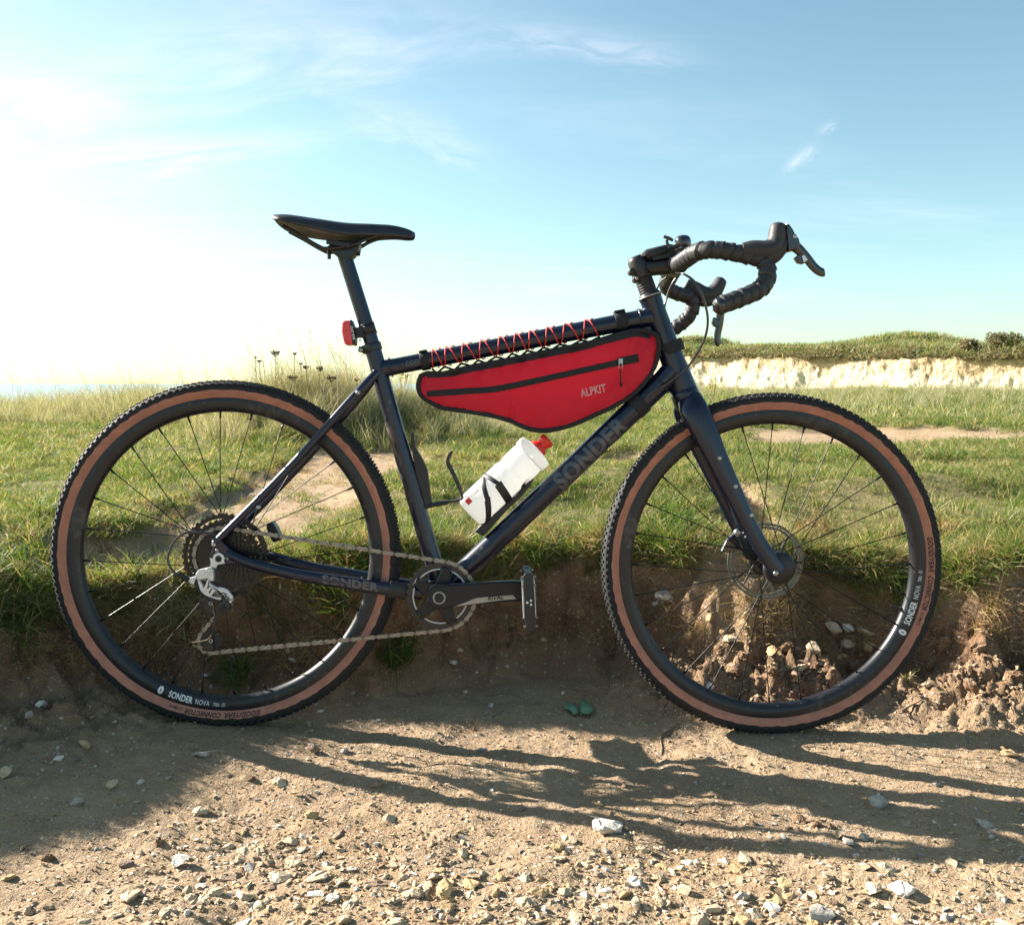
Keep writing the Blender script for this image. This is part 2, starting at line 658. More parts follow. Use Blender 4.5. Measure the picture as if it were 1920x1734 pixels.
M_turf = leafy('turf_grass', (0.070, 0.130, 0.020), (0.135, 0.195, 0.042), (0.38, 0.32, 0.18), 0.34, 0.42)
M_lush = leafy('lush_grass', (0.055, 0.115, 0.016), (0.10, 0.165, 0.028), (0.33, 0.27, 0.13), 0.16, 0.42)
M_dry = leafy('dry_grass', (0.30, 0.22, 0.11), (0.40, 0.31, 0.16), (0.22, 0.12, 0.06), 0.25, 0.3)
M_tall = leafy('tall_grass', (0.17, 0.20, 0.075), (0.25, 0.26, 0.13), (0.42, 0.38, 0.28), 0.42, 0.34)
M_scrub = leafy('scrub', (0.10, 0.115, 0.045), (0.17, 0.17, 0.08), (0.26, 0.19, 0.12), 0.40, 0.3)
M_umbel = mat('dried_umbel', (0.065, 0.034, 0.022), 0.8, vary=0.3, vscale=80)
M_stalk = mat('dried_stalk', (0.22, 0.16, 0.08), 0.75)
M_leafgreen = leafy('torn_leaf', (0.15, 0.30, 0.18), (0.19, 0.34, 0.21), (0.15, 0.3, 0.15), 0.0, 0.25)
M_weed = leafy('weed', (0.20, 0.24, 0.03), (0.30, 0.30, 0.04), (0.45, 0.36, 0.05), 0.3, 0.35)
M_twig = mat('twig', (0.22, 0.15, 0.095), 0.85, vary=0.3, vscale=60)


def soil_mat():
    m, t, p, out = principled('chalky_soil')
    geo = t.n('ShaderNodeNewGeometry')
    pos = geo.outputs['Position']
    turf = t.n('ShaderNodeAttribute', attribute_name='turf').outputs['Fac']
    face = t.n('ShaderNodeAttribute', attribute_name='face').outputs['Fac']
    big = t.noise(pos, 2.3, 5, 0.6)
    mid = t.noise(pos, 14, 6, 0.65)
    fin = t.noise(pos, 90, 5, 0.65)
    c = t.mix(t.ramp(big, 0.3, 0.7), (0.315, 0.212, 0.124), (0.44, 0.315, 0.196))
    c = t.mix(t.ramp(mid, 0.35, 0.75, 0, 0.5), c, (0.21, 0.132, 0.075))
    c = t.mix(t.ramp(fin, 0.45, 0.8, 0, 0.5), c, (0.44, 0.35, 0.25))
    c = t.mix(t.ramp(fin, 0.22, 0.40, 0.45, 0), c, (0.17, 0.11, 0.07))
    # chalk dust and crushed flint in the trodden track
    gr = t.ramp(t.noise(pos, 5, 5, 0.6), 0.42, 0.75, 0, 0.5)
    c = t.mix(gr, c, (0.36, 0.27, 0.19))
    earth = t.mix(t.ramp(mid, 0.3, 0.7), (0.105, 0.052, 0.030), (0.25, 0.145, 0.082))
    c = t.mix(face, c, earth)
    # small chips
    vd = t.vor(pos, 85)
    vc = t.vor(pos, 85, out=1)
    sepc = t.n('ShaderNodeSeparateColor')
    t.put(sepc.inputs[0], vc)
    chip = t.math('MULTIPLY', t.ramp(vd, 0.20, 0.34, 1, 0), t.ramp(sepc.outputs[0], 0.70, 0.74))
    vd2 = t.vor(pos, 230)
    vc2 = t.vor(pos, 230, out=1)
    sep2 = t.n('ShaderNodeSeparateColor')
    t.put(sep2.inputs[0], vc2)
    chip2 = t.math('MULTIPLY', t.ramp(vd2, 0.25, 0.40, 1, 0), t.ramp(sep2.outputs[0], 0.62, 0.68))
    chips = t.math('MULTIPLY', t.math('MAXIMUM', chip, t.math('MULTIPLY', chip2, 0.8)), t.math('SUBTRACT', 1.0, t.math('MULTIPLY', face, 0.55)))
    c = t.mix(chips, c, t.mix(sepc.outputs[1], (0.62, 0.56, 0.47), (0.42, 0.33, 0.24)))
    mat_c = t.mix(t.ramp(fin, 0.3, 0.7), (0.12, 0.115, 0.040), (0.23, 0.185, 0.095))
    far_c = t.mix(t.ramp(t.noise(pos, 0.8, 5, 0.6), 0.3, 0.7), (0.13, 0.165, 0.045), (0.21, 0.215, 0.075))
    dist = t.n('ShaderNodeSeparateXYZ')
    t.put(dist.inputs[0], pos)
    mat_c = t.mix(t.ramp(dist.outputs[1], 4.0, 12.0), mat_c, far_c)
    c = t.mix(turf, c, mat_c)
    t.put(p.inputs['Base Color'], c)
    p.inputs['Roughness'].default_value = 0.92
    p.inputs['Specular IOR Level'].default_value = 0.2
    h = t.math('ADD', t.math('MULTIPLY', mid, 0.8), t.math('MULTIPLY', fin, 0.45))
    h = t.math('ADD', h, t.math('MULTIPLY', chips, 0.18))
    h = t.math('ADD', h, t.math('MULTIPLY', t.noise(pos, 320, 3, 0.6), 0.14))
    h = t.math('ADD', h, t.math('MULTIPLY', t.noise(pos, 42, 6, 0.75), 0.45))
    t.put(p.inputs['Normal'], t.bump(h, 0.9, 0.020))
    return m


M_soil = soil_mat()


def stone_mat(name, c1, c2, c3, sc_=18):
    m, t, p, out = principled(name)
    tc = t.n('ShaderNodeTexCoord').outputs['Object']
    oi = t.n('ShaderNodeObjectInfo').outputs['Random']
    off = t.vmath('ADD', tc, None)
    cmb = t.n('ShaderNodeCombineXYZ')
    for i in range(3):
        t.put(cmb.inputs[i], t.math('MULTIPLY', oi, 9.0 + i))
    off = t.vmath('ADD', tc, cmb.outputs[0])
    n1 = t.noise(off, sc_ * 0.12, 5, 0.6)
    n2 = t.noise(off, sc_ * 0.6, 4, 0.65)
    c = t.mix(t.ramp(n1, 0.35, 0.65), c1, c2)
    c = t.mix(t.ramp(n2, 0.5, 0.8, 0, 0.6), c, c3)
    c = t.mix(1.0, c, t.mix(oi, (0.82, 0.80, 0.78), (1.08, 1.06, 1.02)), 'MULTIPLY')
    t.put(p.inputs['Base Color'], c)
    p.inputs['Roughness'].default_value = 0.75
    t.put(p.inputs['Normal'], t.bump(n2, 0.35, 0.05))
    return m


M_stone = {
    'cream': stone_mat('cream_flint', (0.47, 0.36, 0.23), (0.58, 0.47, 0.33), (0.36, 0.24, 0.14)),
    'white': stone_mat('white_chalk', (0.66, 0.63, 0.56), (0.74, 0.71, 0.64), (0.52, 0.44, 0.33)),
    'ochre': stone_mat('ochre_flint', (0.46, 0.30, 0.14), (0.55, 0.40, 0.22), (0.33, 0.19, 0.09)),
    'brown': stone_mat('brown_flint', (0.24, 0.155, 0.10), (0.33, 0.23, 0.155), (0.15, 0.09, 0.06)),
    'grey': stone_mat('grey_flint', (0.34, 0.31, 0.28), (0.45, 0.41, 0.36), (0.20, 0.18, 0.16)),
    'clod': stone_mat('soil_clod', (0.25, 0.155, 0.09), (0.34, 0.225, 0.135), (0.19, 0.115, 0.065), 30),
}


def chalk_mat():
    m, t, p, out = principled('chalk_face')
    geo = t.n('ShaderNodeNewGeometry')
    pos = geo.outputs['Position']
    sep = t.n('ShaderNodeSeparateXYZ')
    t.put(sep.inputs[0], pos)
    st = t.vmath('MULTIPLY', pos, (1, 1, 0.9))
    n1 = t.noise(st, 0.9, 7, 0.65, 0.5)
    n2 = t.noise(st, 4.0, 5, 0.65)
    dep = t.n('ShaderNodeAttribute', attribute_name='depth').outputs['Fac']
    och = t.ramp(t.math('ADD', t.math('MULTIPLY', t.math('SUBTRACT', n1, 0.5), 1.6), dep), 0.10, 0.55, 1, 0)
    c = t.mix(t.ramp(n2, 0.35, 0.7), (0.64, 0.57, 0.44), (0.50, 0.41, 0.28))
    c = t.mix(t.math('MULTIPLY', och, 0.85), c, (0.47, 0.32, 0.16))
    c = t.mix(t.ramp(n2, 0.62, 0.75, 0, 0.7), c, (0.42, 0.33, 0.20))
    t.put(p.inputs['Base Color'], c)
    p.inputs['Roughness'].default_value = 0.9
    t.put(p.inputs['Normal'], t.bump(t.math('ADD', n1, t.math('MULTIPLY', n2, 0.5)), 0.8, 0.35))
    return m


M_chalk = chalk_mat()


def sea_mat():
    m, t, p, out = principled('sea_water')
    geo = t.n('ShaderNodeNewGeometry')
    t.put(p.inputs['Base Color'], (0.24, 0.33, 0.35))
    p.inputs['Roughness'].default_value = 0.6
    p.inputs['Specular IOR Level'].default_value = 0.25
    h = t.noise(geo.outputs['Position'], 0.12, 6, 0.6)
    t.put(p.inputs['Normal'], t.bump(h, 0.6, 1.2))
    return m


M_sea = sea_mat()
# ------------------------------------------------------------------ terrain


def hash2(ix, iy, seed):
    h = (ix.astype(np.int64) * 374761393 + iy.astype(np.int64) * 668265263 + seed * 1442695041) & 0xFFFFFFFF
    h = ((h ^ (h >> 13)) * 1274126177) & 0xFFFFFFFF
    return ((h ^ (h >> 16)) & 0xFFFF) / 65535.0


def vnoise(x, y, seed=0):
    ix, iy = np.floor(x), np.floor(y)
    fx, fy = x - ix, y - iy
    fx = fx * fx * fx * (fx * (fx * 6 - 15) + 10)
    fy = fy * fy * fy * (fy * (fy * 6 - 15) + 10)
    a, b = hash2(ix, iy, seed), hash2(ix + 1, iy, seed)
    c, d = hash2(ix, iy + 1, seed), hash2(ix + 1, iy + 1, seed)
    return (a * (1 - fx) + b * fx) * (1 - fy) + (c * (1 - fx) + d * fx) * fy - 0.5


def fbm(x, y, scale, octv=4, seed=0, gain=0.5):
    s, a, t = 0.0, 1.0, 0.0
    for i in range(octv):
        s = s + a * vnoise(x * scale + 17.3 * i, y * scale - 9.1 * i, seed + i)
        t += a
        a *= gain
        scale *= 2.03
    return s / t * 2


def sstep(t):
    t = np.clip(t, 0, 1)
    return t * t * (3 - 2 * t)


REAR_HUB = Vector((-0.573, 1.910, 0.358))
FRONT_HUB = Vector((0.5295, 1.937, 0.333))

LIP_X = [-6.0, -2.6, -1.9, -1.5, -1.22, -1.05, -0.90, -0.70, -0.50, -0.33, -0.22, -0.08, 0.12, 0.33, 0.44, 0.53, 0.60, 0.72, 0.86, 1.00, 1.2, 1.6, 2.4, 6.0]
LIP_Y = [-1.0, 0.55, 1.20, 1.55, 1.80, 2.00, 2.10, 2.17, 2.20, 2.18, 2.27, 2.37, 2.42, 2.42, 2.39, 2.36, 2.36, 2.39, 2.38, 2.32, 2.25, 2.22, 2.15, 1.6]
LIP_Z = [0.50, 0.45, 0.40, 0.36, 0.32, 0.27, 0.26, 0.28, 0.30, 0.31, 0.30, 0.29, 0.29, 0.30, 0.31, 0.32, 0.31, 0.28, 0.25, 0.24, 0.30, 0.32, 0.34, 0.35]
LIP_W = [0.45, 0.40, 0.34, 0.30, 0.26, 0.22, 0.20, 0.17, 0.14, 0.13, 0.14, 0.16, 0.18, 0.20, 0.26, 0.33, 0.30, 0.22, 0.18, 0.20, 0.24, 0.24, 0.24, 0.3]


def lip(x):
    n = 0.045 * fbm(x, x * 0 + 3.3, 4.5, 4, 5)
    return np.interp(x, LIP_X, LIP_Y) + n, np.interp(x, LIP_X, LIP_Z), np.interp(x, LIP_X, LIP_W)


EDGE_X = [-200, -60, -22, -10, -5, -2, 2, 6, 14, 60, 300]
EDGE_Y = [30, 16, 12.5, 13.5, 15, 18, 25, 33, 34, 30, 20]


def edge_y(x):
    return np.interp(x, EDGE_X, EDGE_Y) + 0.5 * fbm(x, x * 0, 0.7, 3, 9)


def px_on_plane(px, py, z):
    d = ray(px, py)
    t = (z - CAM.z) / d.z
    return CAM + d * t


# bare trodden strips through the turf: polylines (world x, y) with half width
def strip_world(pts):
    out = []
    for (px, py, w) in pts:
        p = px_on_plane(px, py, 0.30)
        out.append((p.x, p.y, w))
    return out


STRIPS = [
    strip_world([(-60, 1060, .10), (130, 1045, .06), (240, 1024, .24), (400, 992, .25), (520, 945, .28), (640, 885, .42), (690, 850, .40), (740, 834, .16)]),
    strip_world([(790, 876, .14), (850, 872, .32), (910, 868, .12)]),
    strip_world([(1080, 866, .12), (1160, 860, .32), (1250, 872, .34), (1320, 880, .12)]),
    strip_world([(1410, 834, .25), (1520, 826, .70), (1650, 818, 1.15), (1760, 820, 1.0), (1850, 832, .30)]),
    strip_world([(1590, 893, .12), (1700, 888, .28), (1830, 886, .36), (2000, 880, .30)]),
    strip_world([(1350, 930, .04), (1400, 950, .10), (1430, 985, .14)]),
]


def strip_mask(x, y):
    m = np.zeros_like(x)
    wob = 0.5 + 0.95 * fbm(x, y, 4.5, 5, 21, 0.62)
    for st in STRIPS:
        for (a, b) in zip(st[:-1], st[1:]):
            dx, dy = b[0] - a[0], b[1] - a[1]
            L2 = dx * dx + dy * dy
            t = np.clip(((x - a[0]) * dx + (y - a[1]) * dy) / L2, 0, 1)
            d = np.hypot(x - a[0] - t * dx, (y - a[1] - t * dy))
            w = (a[2] + t * (b[2] - a[2])) * (0.7 + 0.6 * wob)
            m = np.maximum(m, 1 - sstep((d / w - 0.75) / 0.45))
    return m


def terrain(x, y):
    """height, turf mask, face mask"""
    x = np.asarray(x, float)
    y = np.asarray(y, float)
    near = np.clip(1 - np.abs(x) / 6, 0, 1)
    zp = 0.009 - 0.0227 * np.clip(x + 0.573, -1.2, 2.4)
    zp = zp + 0.0045 * fbm(x, y, 30, 3, 3, 0.6) + 0.010 * fbm(x, y, 3.0, 3, 1) + 0.0075 * fbm(x, y, 11, 4, 2, 0.6) * (0.55 + 0.9 * np.clip(vnoise(x * 4, y * 4, 77) + 0.4, 0, 1))
    # flatten right under the two tyres
    for hx, hz in ((-0.573, 0.009), (0.5295, -0.016)):
        g = np.exp(-(((x - hx) / 0.10) ** 2 + ((y - 1.905) / 0.06) ** 2))
        zp = zp * (1 - g) + hz * g
    # loose rubble fans at the foot of the bank
    fan = 0.0
    for (cx, cy, rx, ry, hh) in ((0.46, 2.10, 0.22, 0.10, 0.075), (0.69, 2.08, 0.17, 0.09, 0.070), (1.03, 2.02, 0.15, 0.13, 0.10), (-0.95, 1.85, 0.25, 0.2, 0.05)):
        fan = fan + np.exp(-(((x - cx) / (rx * 1.1)) ** 2 + ((y - cy) / (ry * 1.1)) ** 2))
        zp = zp + hh * np.exp(-(((x - cx) / rx) ** 2 + ((y - cy) / ry) ** 2)) * (1 + 1.1 * fbm(x, y, 16, 5, 31, 0.72))
    yl, zl, w = lip(x)
    rough = fbm(x, y, 9, 4, 41, 0.6)
    t = (y + 0.05 * rough - (yl - w)) / w
    s = sstep(t) * 0.55 + 0.45 * np.clip(t, 0, 1) ** 1.7
    s = np.where(t >= 1, 1.0, s)
    # plateau
    d = np.maximum(y - yl, 0)
    k = sstep(d / 1.3)
    zt = zl * (1 - k) + 0.325 * k
    zt = zt + 0.030 * fbm(x, y, 1.6, 3, 51) * sstep(d / 0.6) + 0.012 * fbm(x, y, 7, 3, 52)
    # terraces and the tussock mound
    zt = zt + 0.05 * sstep((y - 3.0) / 0.25) * sstep((x + 0.7) / 0.5) - 0.05 * sstep((y - 3.6) / 0.8) * sstep((x + 0.7) / 0.5)
    zt = zt + 0.28 * np.exp(-(((x + 1.42) / 0.48) ** 2 + ((y - 6.7) / 0.7) ** 2))
    zt = zt + 0.16 * np.exp(-(((x + 0.75) / 0.5) ** 2 + ((y - 7.0) / 0.7) ** 2))
    zt = zt + 0.12 * np.exp(-(((x + 3.4) / 1.4) ** 2 + ((y - 10.5) / 1.5) ** 2))
    zt = zt + 0.15 * fbm(x, y, 0.35, 3, 61) * sstep((y - 5) / 6)
    m = strip_mask(x, y) * (y < 12)
    zt = zt - 0.055 * m
    z = zp * (1 - s) + zt * s
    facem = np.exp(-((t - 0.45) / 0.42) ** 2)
    z = z + facem * (0.036 * fbm(x, y, 17, 5, 71, 0.70) + 0.012 * rough + 0.018 * np.abs(fbm(x, y, 48, 3, 73, 0.7)))
    turf = sstep((t - 0.86) / 0.16) * (1 - m)
    # sea cliff edge
    e = (y - edge_y(x)) / 2.2
    z = z - 28 * sstep(e)
    pale = np.exp(-((x - 0.50) / 0.075) ** 2) * sstep((y - 2.02) / 0.12)      # pale sandy spur
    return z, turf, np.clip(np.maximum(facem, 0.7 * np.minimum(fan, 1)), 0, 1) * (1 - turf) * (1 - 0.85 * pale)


def ground_z(x, y):
    return float(terrain(np.array([x]), np.array([y]))[0][0])


def hit(px, py, tmax=40):
    """where the ray through a photo pixel meets the ground"""
    d = ray(px, py)
    ts = np.concatenate([np.linspace(0.9, 4, 1600), np.linspace(4.01, tmax, 1200)])
    z = CAM.z + d.z * ts
    h = terrain(d.x * ts, d.y * ts)[0]
    i = int(np.argmax(z < h))
    return Vector((d.x * ts[i], d.y * ts[i], h[i]))


def growing(a, b, step0, n):
    """n values from a to b, first step about step0, growing geometrically"""
    L = abs(b - a)
    q = 1.0
    lo, hi = 1.0001, 2.0
    for _ in range(60):
        q = (lo + hi) / 2
        if step0 * (q ** n - 1) / (q - 1) > L:
            hi = q
        else:
            lo = q
    v = step0 * (q ** np.arange(1, n + 1) - 1) / (q - 1)
    return a + np.sign(b - a) * v


def grid_mesh(name, xs, ys, fn, material):
    X, Y = np.meshgrid(xs, ys)
    Z, T, Fc = fn(X, Y)
    nx, ny = len(xs), len(ys)
    co = np.stack([X, Y, Z], -1).reshape(-1, 3)
    idx = np.arange(nx * ny).reshape(ny, nx)
    q = np.stack([idx[:-1, :-1], idx[:-1, 1:], idx[1:, 1:], idx[1:, :-1]], -1).reshape(-1, 4)
    me = bpy.data.meshes.new(name)
    me.vertices.add(len(co))
    me.vertices.foreach_set('co', co.ravel())
    me.loops.add(len(q) * 4)
    me.loops.foreach_set('vertex_index', q.ravel())
    me.polygons.add(len(q))
    me.polygons.foreach_set('loop_start', np.arange(len(q)) * 4)
    me.polygons.foreach_set('loop_total', np.full(len(q), 4))
    me.polygons.foreach_set('use_smooth', np.ones(len(q), bool))
    me.update(calc_edges=True)
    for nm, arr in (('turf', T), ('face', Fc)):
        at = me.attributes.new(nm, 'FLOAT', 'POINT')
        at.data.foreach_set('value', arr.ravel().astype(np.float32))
    me.materials.append(material)
    ob = bpy.data.objects.new(name, me)
    COL.objects.link(ob)
    return ob


fx = np.arange(-1.32, 1.3201, 0.0062)
xs = np.concatenate([growing(-1.32, -220, 0.012, 70)[::-1], fx, growing(1.3201, 220, 0.012, 70)])
fy = np.arange(1.12, 2.55, 0.0062)
ys = np.concatenate([growing(1.12, -40, 0.012, 40)[::-1], fy, growing(fy[-1], 40, 0.012, 110)])
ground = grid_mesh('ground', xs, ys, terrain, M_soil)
tag(ground, 'sandy chalk track with an eroded earth bank and grassy clifftop above it', 'ground', kind='structure')

# ------------------------------------------------------------------ sea
mb = MB()
mb.add([(-40000, -2000, -26), (40000, -2000, -26), (40000, 60000, -26), (-40000, 60000, -26)], [(0, 1, 2, 3)], False)
sea = mb.build('sea', M_sea)
tag(sea, 'pale hazy sea reaching the horizon beyond the clifftop', 'sea', kind='structure')

# ------------------------------------------------------------------ chalk cliff and the downland above it
CL0, CL1 = Vector((10.2, 62.0)), Vector((25.5, 41.0))
cdir = (CL1 - CL0).normalized()
cn = Vector((cdir.y, -cdir.x))
if cn.x > 0:
    cn = -cn


def cliff_top(u):
    return 2.42 - 0.70 * u + 0.10 * fbm(u * 26, u * 0, 1.0, 4, 83)


def chalk_cliff():
    nu, nv = 420, 60
    us = np.linspace(-0.30, 2.2, nu)
    vs = np.linspace(0, 1, nv)
    U, V = np.meshgrid(us, vs)
    L = (CL1 - CL0).length
    top = cliff_top(U)
    Z = top - V * (top + 9.0)
    D = V * 9.0
    S = U * L
    disp = 0.9 * fbm(S, D * 0.5, 0.28, 4, 85) + 0.24 * np.abs(fbm(S, D * 0.6, 1.1, 5, 86)) + 0.12 * fbm(S, D * 1.6, 2.6, 4, 87, 0.6)
    disp = disp + 0.22 * D
    X = CL0.x + cdir.x * S + cn.x * disp
    Y = CL0.y + cdir.y * S + cn.y * disp
    co = np.stack([X, Y, Z], -1).reshape(-1, 3)
    idx = np.arange(nu * nv).reshape(nv, nu)
    q = np.stack([idx[:-1, :-1], idx[:-1, 1:], idx[1:, 1:], idx[1:, :-1]], -1).reshape(-1, 4)
    me = bpy.data.meshes.new('chalk_cliff')
    me.from_pydata(co.tolist(), [], q.tolist())
    at = me.attributes.new('depth', 'FLOAT', 'POINT')
    at.data.foreach_set('value', (D / 2.2).ravel().astype(np.float32))
    me.materials.append(M_chalk)
    ob = bpy.data.objects.new('chalk_cliff', me)
    COL.objects.link(ob)
    tag(ob, 'bright white chalk cliff face with ochre stained top across the bay', 'cliff', kind='structure')
    bv = [ob]
    return ob


cliff = chalk_cliff()


def downland(S, B):
    """S metres along the cliff line, B metres behind it -> height"""
    u = S / (CL1 - CL0).length
    z = cliff_top(u) + 0.50 * sstep(B / 1.6) + 0.22 * fbm(S, B, 0.5, 4, 91) * sstep(B / 0.8)
    z = z + 0.95 * np.exp(-(((S - 9.5) / 3.0) ** 2 + ((B - 12) / 5.0) ** 2))
    z = z + 1.0 * np.exp(-(((S + 6.0) / 1.5) ** 2 + ((B - 9) / 4.0) ** 2))
    z = z + 0.7 * np.exp(-(((S - 26.5) / 5.0) ** 2 + ((B - 5) / 5.0) ** 2))
    return z - 0.05 * B * sstep((B - 18) / 10)


def build_downland():
    ss = np.linspace(-9, 60, 240)
    bs = np.concatenate([np.linspace(-0.25, 6, 40), np.linspace(6.4, 60, 50)])
    S, B = np.meshgrid(ss, bs)
    Z = downland(S, np.maximum(B, 0))
    X = CL0.x + cdir.x * S - cn.x * B
    Y = CL0.y + cdir.y * S - cn.y * B
    co = np.stack([X, Y, Z], -1).reshape(-1, 3)
    nu, nv = len(ss), len(bs)
    idx = np.arange(nu * nv).reshape(nv, nu)
    q = np.stack([idx[:-1, :-1], idx[:-1, 1:], idx[1:, 1:], idx[1:, :-1]], -1).reshape(-1, 4)
    me = bpy.data.meshes.new('hill')
    me.from_pydata(co.tolist(), [], q.tolist())
    for nm, v in (('turf', 1.0), ('face', 0.0)):
        at = me.attributes.new(nm, 'FLOAT', 'POINT')
        at.data.foreach_set('value', np.full(len(co), v, np.float32))
    for p in me.polygons:
        p.use_smooth = True
    me.materials.append(M_soil)
    ob = bpy.data.objects.new('hill', me)
    COL.objects.link(ob)
    tag(ob, 'rolling green downland on top of the chalk cliff', 'hill', kind='structure')


build_downland()
# ------------------------------------------------------------------ bicycle
TYRE_R = 0.349
u_ax = (FRONT_HUB - REAR_HUB).normalized()
lean = R(2.5)
w_ax = Vector((0, math.sin(lean), math.cos(lean)))
w_ax = (w_ax - u_ax * w_ax.dot(u_ax)).normalized()
y_ax = w_ax.cross(u_ax)
HALF = (FRONT_HUB - REAR_HUB).length / 2
org = (REAR_HUB + FRONT_HUB) / 2 - w_ax * TYRE_R
BM = Matrix(((u_ax.x, y_ax.x, w_ax.x, org.x), (u_ax.y, y_ax.y, w_ax.y, org.y), (u_ax.z, y_ax.z, w_ax.z, org.z), (0, 0, 0, 1)))
BI = BM.inverted()
B_CAM = BI @ CAM


def bp(px, py, off=0.0):
    """photo pixel -> point of the bicycle, off metres towards the drive side"""
    d = BI.to_3x3() @ ray(px, py)
    t = (-off - B_CAM.y) / d.y
    return B_CAM + d * t


def V3(*a):
    return Vector(a)


bike = empty('bicycle')
bike.matrix_world = BM
tag(bike, 'dark navy gravel bicycle with tan-wall tyres leaning against the earth bank', 'bicycle')
RH = V3(-HALF, 0, TYRE_R)
FH = V3(HALF, 0, TYRE_R)

# ---- wheels
SIDE = [(0.3145, 0.0135), (0.3185, 0.0160), (0.3235, 0.0188), (0.3285, 0.0200)]           # tan part
CROWN = [(0.3285, 0.0200), (0.3345, 0.0197), (0.3405, 0.0172), (0.3448, 0.0115), (0.3466, 0.0)]
RIMP = [(0.3160, 0.0130), (0.3140, 0.0138), (0.3020, 0.0146), (0.2930, 0.0125), (0.2875, 0.0075), (0.2852, 0.0)]


def prof_off(prof, r):
    p = sorted(prof)
    return float(np.interp(r, [a for a, _ in p], [b for _, b in p]))


def arc_text(mb, key, r_base, ang0, ccw, prof, eps=0.0006, scale=1.0):
    """lettering bent along a wheel; returns the end angle. ccw: tops inwards, else tops outwards"""
    v, f = TXT[key]
    out = []
    for x, y, z in v * scale:
        if ccw:
            r, a = r_base - y, ang0 + x / r_base
        else:
            r, a = r_base + y, ang0 - x / r_base
        out.append((r * math.cos(a), -(prof_off(prof, r) + eps), r * math.sin(a)))
    mb.add(out, f, False)
    w = v[:, 0].max() * scale / r_base
    return ang0 + w if ccw else ang0 - w


def tyre_knobs():
    mb = MB()
    n = 150
    for i in range(n):
        for row, (r, o, w, l, h) in enumerate(((0.3462, 0.0, 0.0075, 0.0062, 0.0030), (0.3448, 0.0085, 0.0050, 0.0066, 0.0032), (0.3448, -0.0085, 0.0050, 0.0066, 0.0032),
                                               (0.3402, 0.0160, 0.0046, 0.0080, 0.0034), (0.3402, -0.0160, 0.0046, 0.0080, 0.0034),
                                               (0.3368, 0.0188, 0.0030, 0.0060, 0.0022), (0.3368, -0.0188, 0.0030, 0.0060, 0.0022))):
            a = 2 * PI * (i + (0.5 if row in (0, 3, 4) else 0.0)) / n
            e = V3(math.cos(a), 0, math.sin(a))
            tg = V3(-math.sin(a), 0, math.cos(a))
            tilt = math.atan2(o, 0.012) * 0.75
            nrm = (e * math.cos(tilt) + V3(0, 1, 0) * math.sin(tilt)).normalized()
            sd = tg.cross(nrm)
            c = e * r + V3(0, o, 0)
            j = 1.0 if (i % 2) else 0.82
            vs = []
            for hh, k in ((-0.001, 1.0), (h, 0.8)):
                for s1, s2 in ((-1, -1), (1, -1), (1, 1), (-1, 1)):
                    vs.append(c + nrm * hh + tg * (s1 * l / 2 * k * j) + sd * (s2 * w / 2 * k))
            mb.add(vs, [(4, 5, 6, 7), (0, 1, 5, 4), (1, 2, 6, 5), (2, 3, 7, 6), (3, 0, 4, 7)], False)
    return mb


def sidewall_mb():
    """tan strip with a slightly ragged outer edge, both sides"""
    mb = MB()
    seg = 240
    prof = [(0.3140, 0.0138), (0.3185, 0.0166), (0.3215, 0.0182), (0.3250, 0.0197), (0.3292, 0.0204)]
    for s in (-1, 1):
        vs, fs = [], []
        n = len(prof)
        for k in range(seg):
            a = 2 * PI * k / seg
            jit = 0.0011 * math.sin(k * 1.7) * math.sin(k * 0.61) + 0.0006 * math.sin(k * 4.1)
            for i, (r, o) in enumerate(prof):
                rr = r + (jit if i == n - 1 else 0)
                vs.append((rr * math.cos(a), s * o, rr * math.sin(a)))
        for k in range(seg):
            k2 = (k + 1) % seg
            for i in range(n - 1):
                fs.append((k * n + i, k2 * n + i, k2 * n + i + 1, k * n + i + 1))
        mb.add(vs, fs, True)
    return mb


knob_me = tyre_knobs().mesh('tread_knobs', M_rubber)
side_me = sidewall_mb().mesh('sidewall', M_tan)
mb = MB()
full = [(r, o) for r, o in SIDE] + CROWN[1:]
full = full + [(r, -o) for r, o in reversed(full[:-1])]
mb.lathe(full, seg=180)
tyre_me = mb.mesh('tyre', M_rubber)
mb = MB()
rp = RIMP + [(r, -o) for r, o in reversed(RIMP[:-1])]
mb.lathe(rp, seg=160, closed=True)
rim_me = mb.mesh('rim', M_rim)
mb = MB()
mb.tube([(0, 0, 0), (0, 0, 1)], 0.00105, 6, cap=False)
spoke_me = mb.mesh('spoke', M_spoke)
mb = MB()
mb.lathe([(0, 0), (0.0021, 0), (0.0021, 0.012), (0.0014, 0.014), (0, 0.014)], axis=(0, 0, -1), seg=8)
nipple_me = mb.mesh('nipple', M_spoke)


def spokes(parent, flange_r, yo, n=28, phase=0.0):
    for i in range(n):
        a = 2 * PI * i / n + phase
        side = 1 if i % 2 else -1
        lead = 1 if (i // 2) % 2 else -1
        ha = a + lead * R(62)
        y = yo[0] if side > 0 else yo[1]
        p = V3(flange_r * math.cos(ha), y, flange_r * math.sin(ha))
        q = V3(0.2868 * math.cos(a), side * 0.002, 0.2868 * math.sin(a))
        d = q - p
        o = inst('spoke', spoke_me, parent, p, d.to_track_quat('Z', 'Y').to_euler(), (1, 1, d.length))
        inst('nipple', nipple_me, parent, q, d.to_track_quat('Z', 'Y').to_euler())


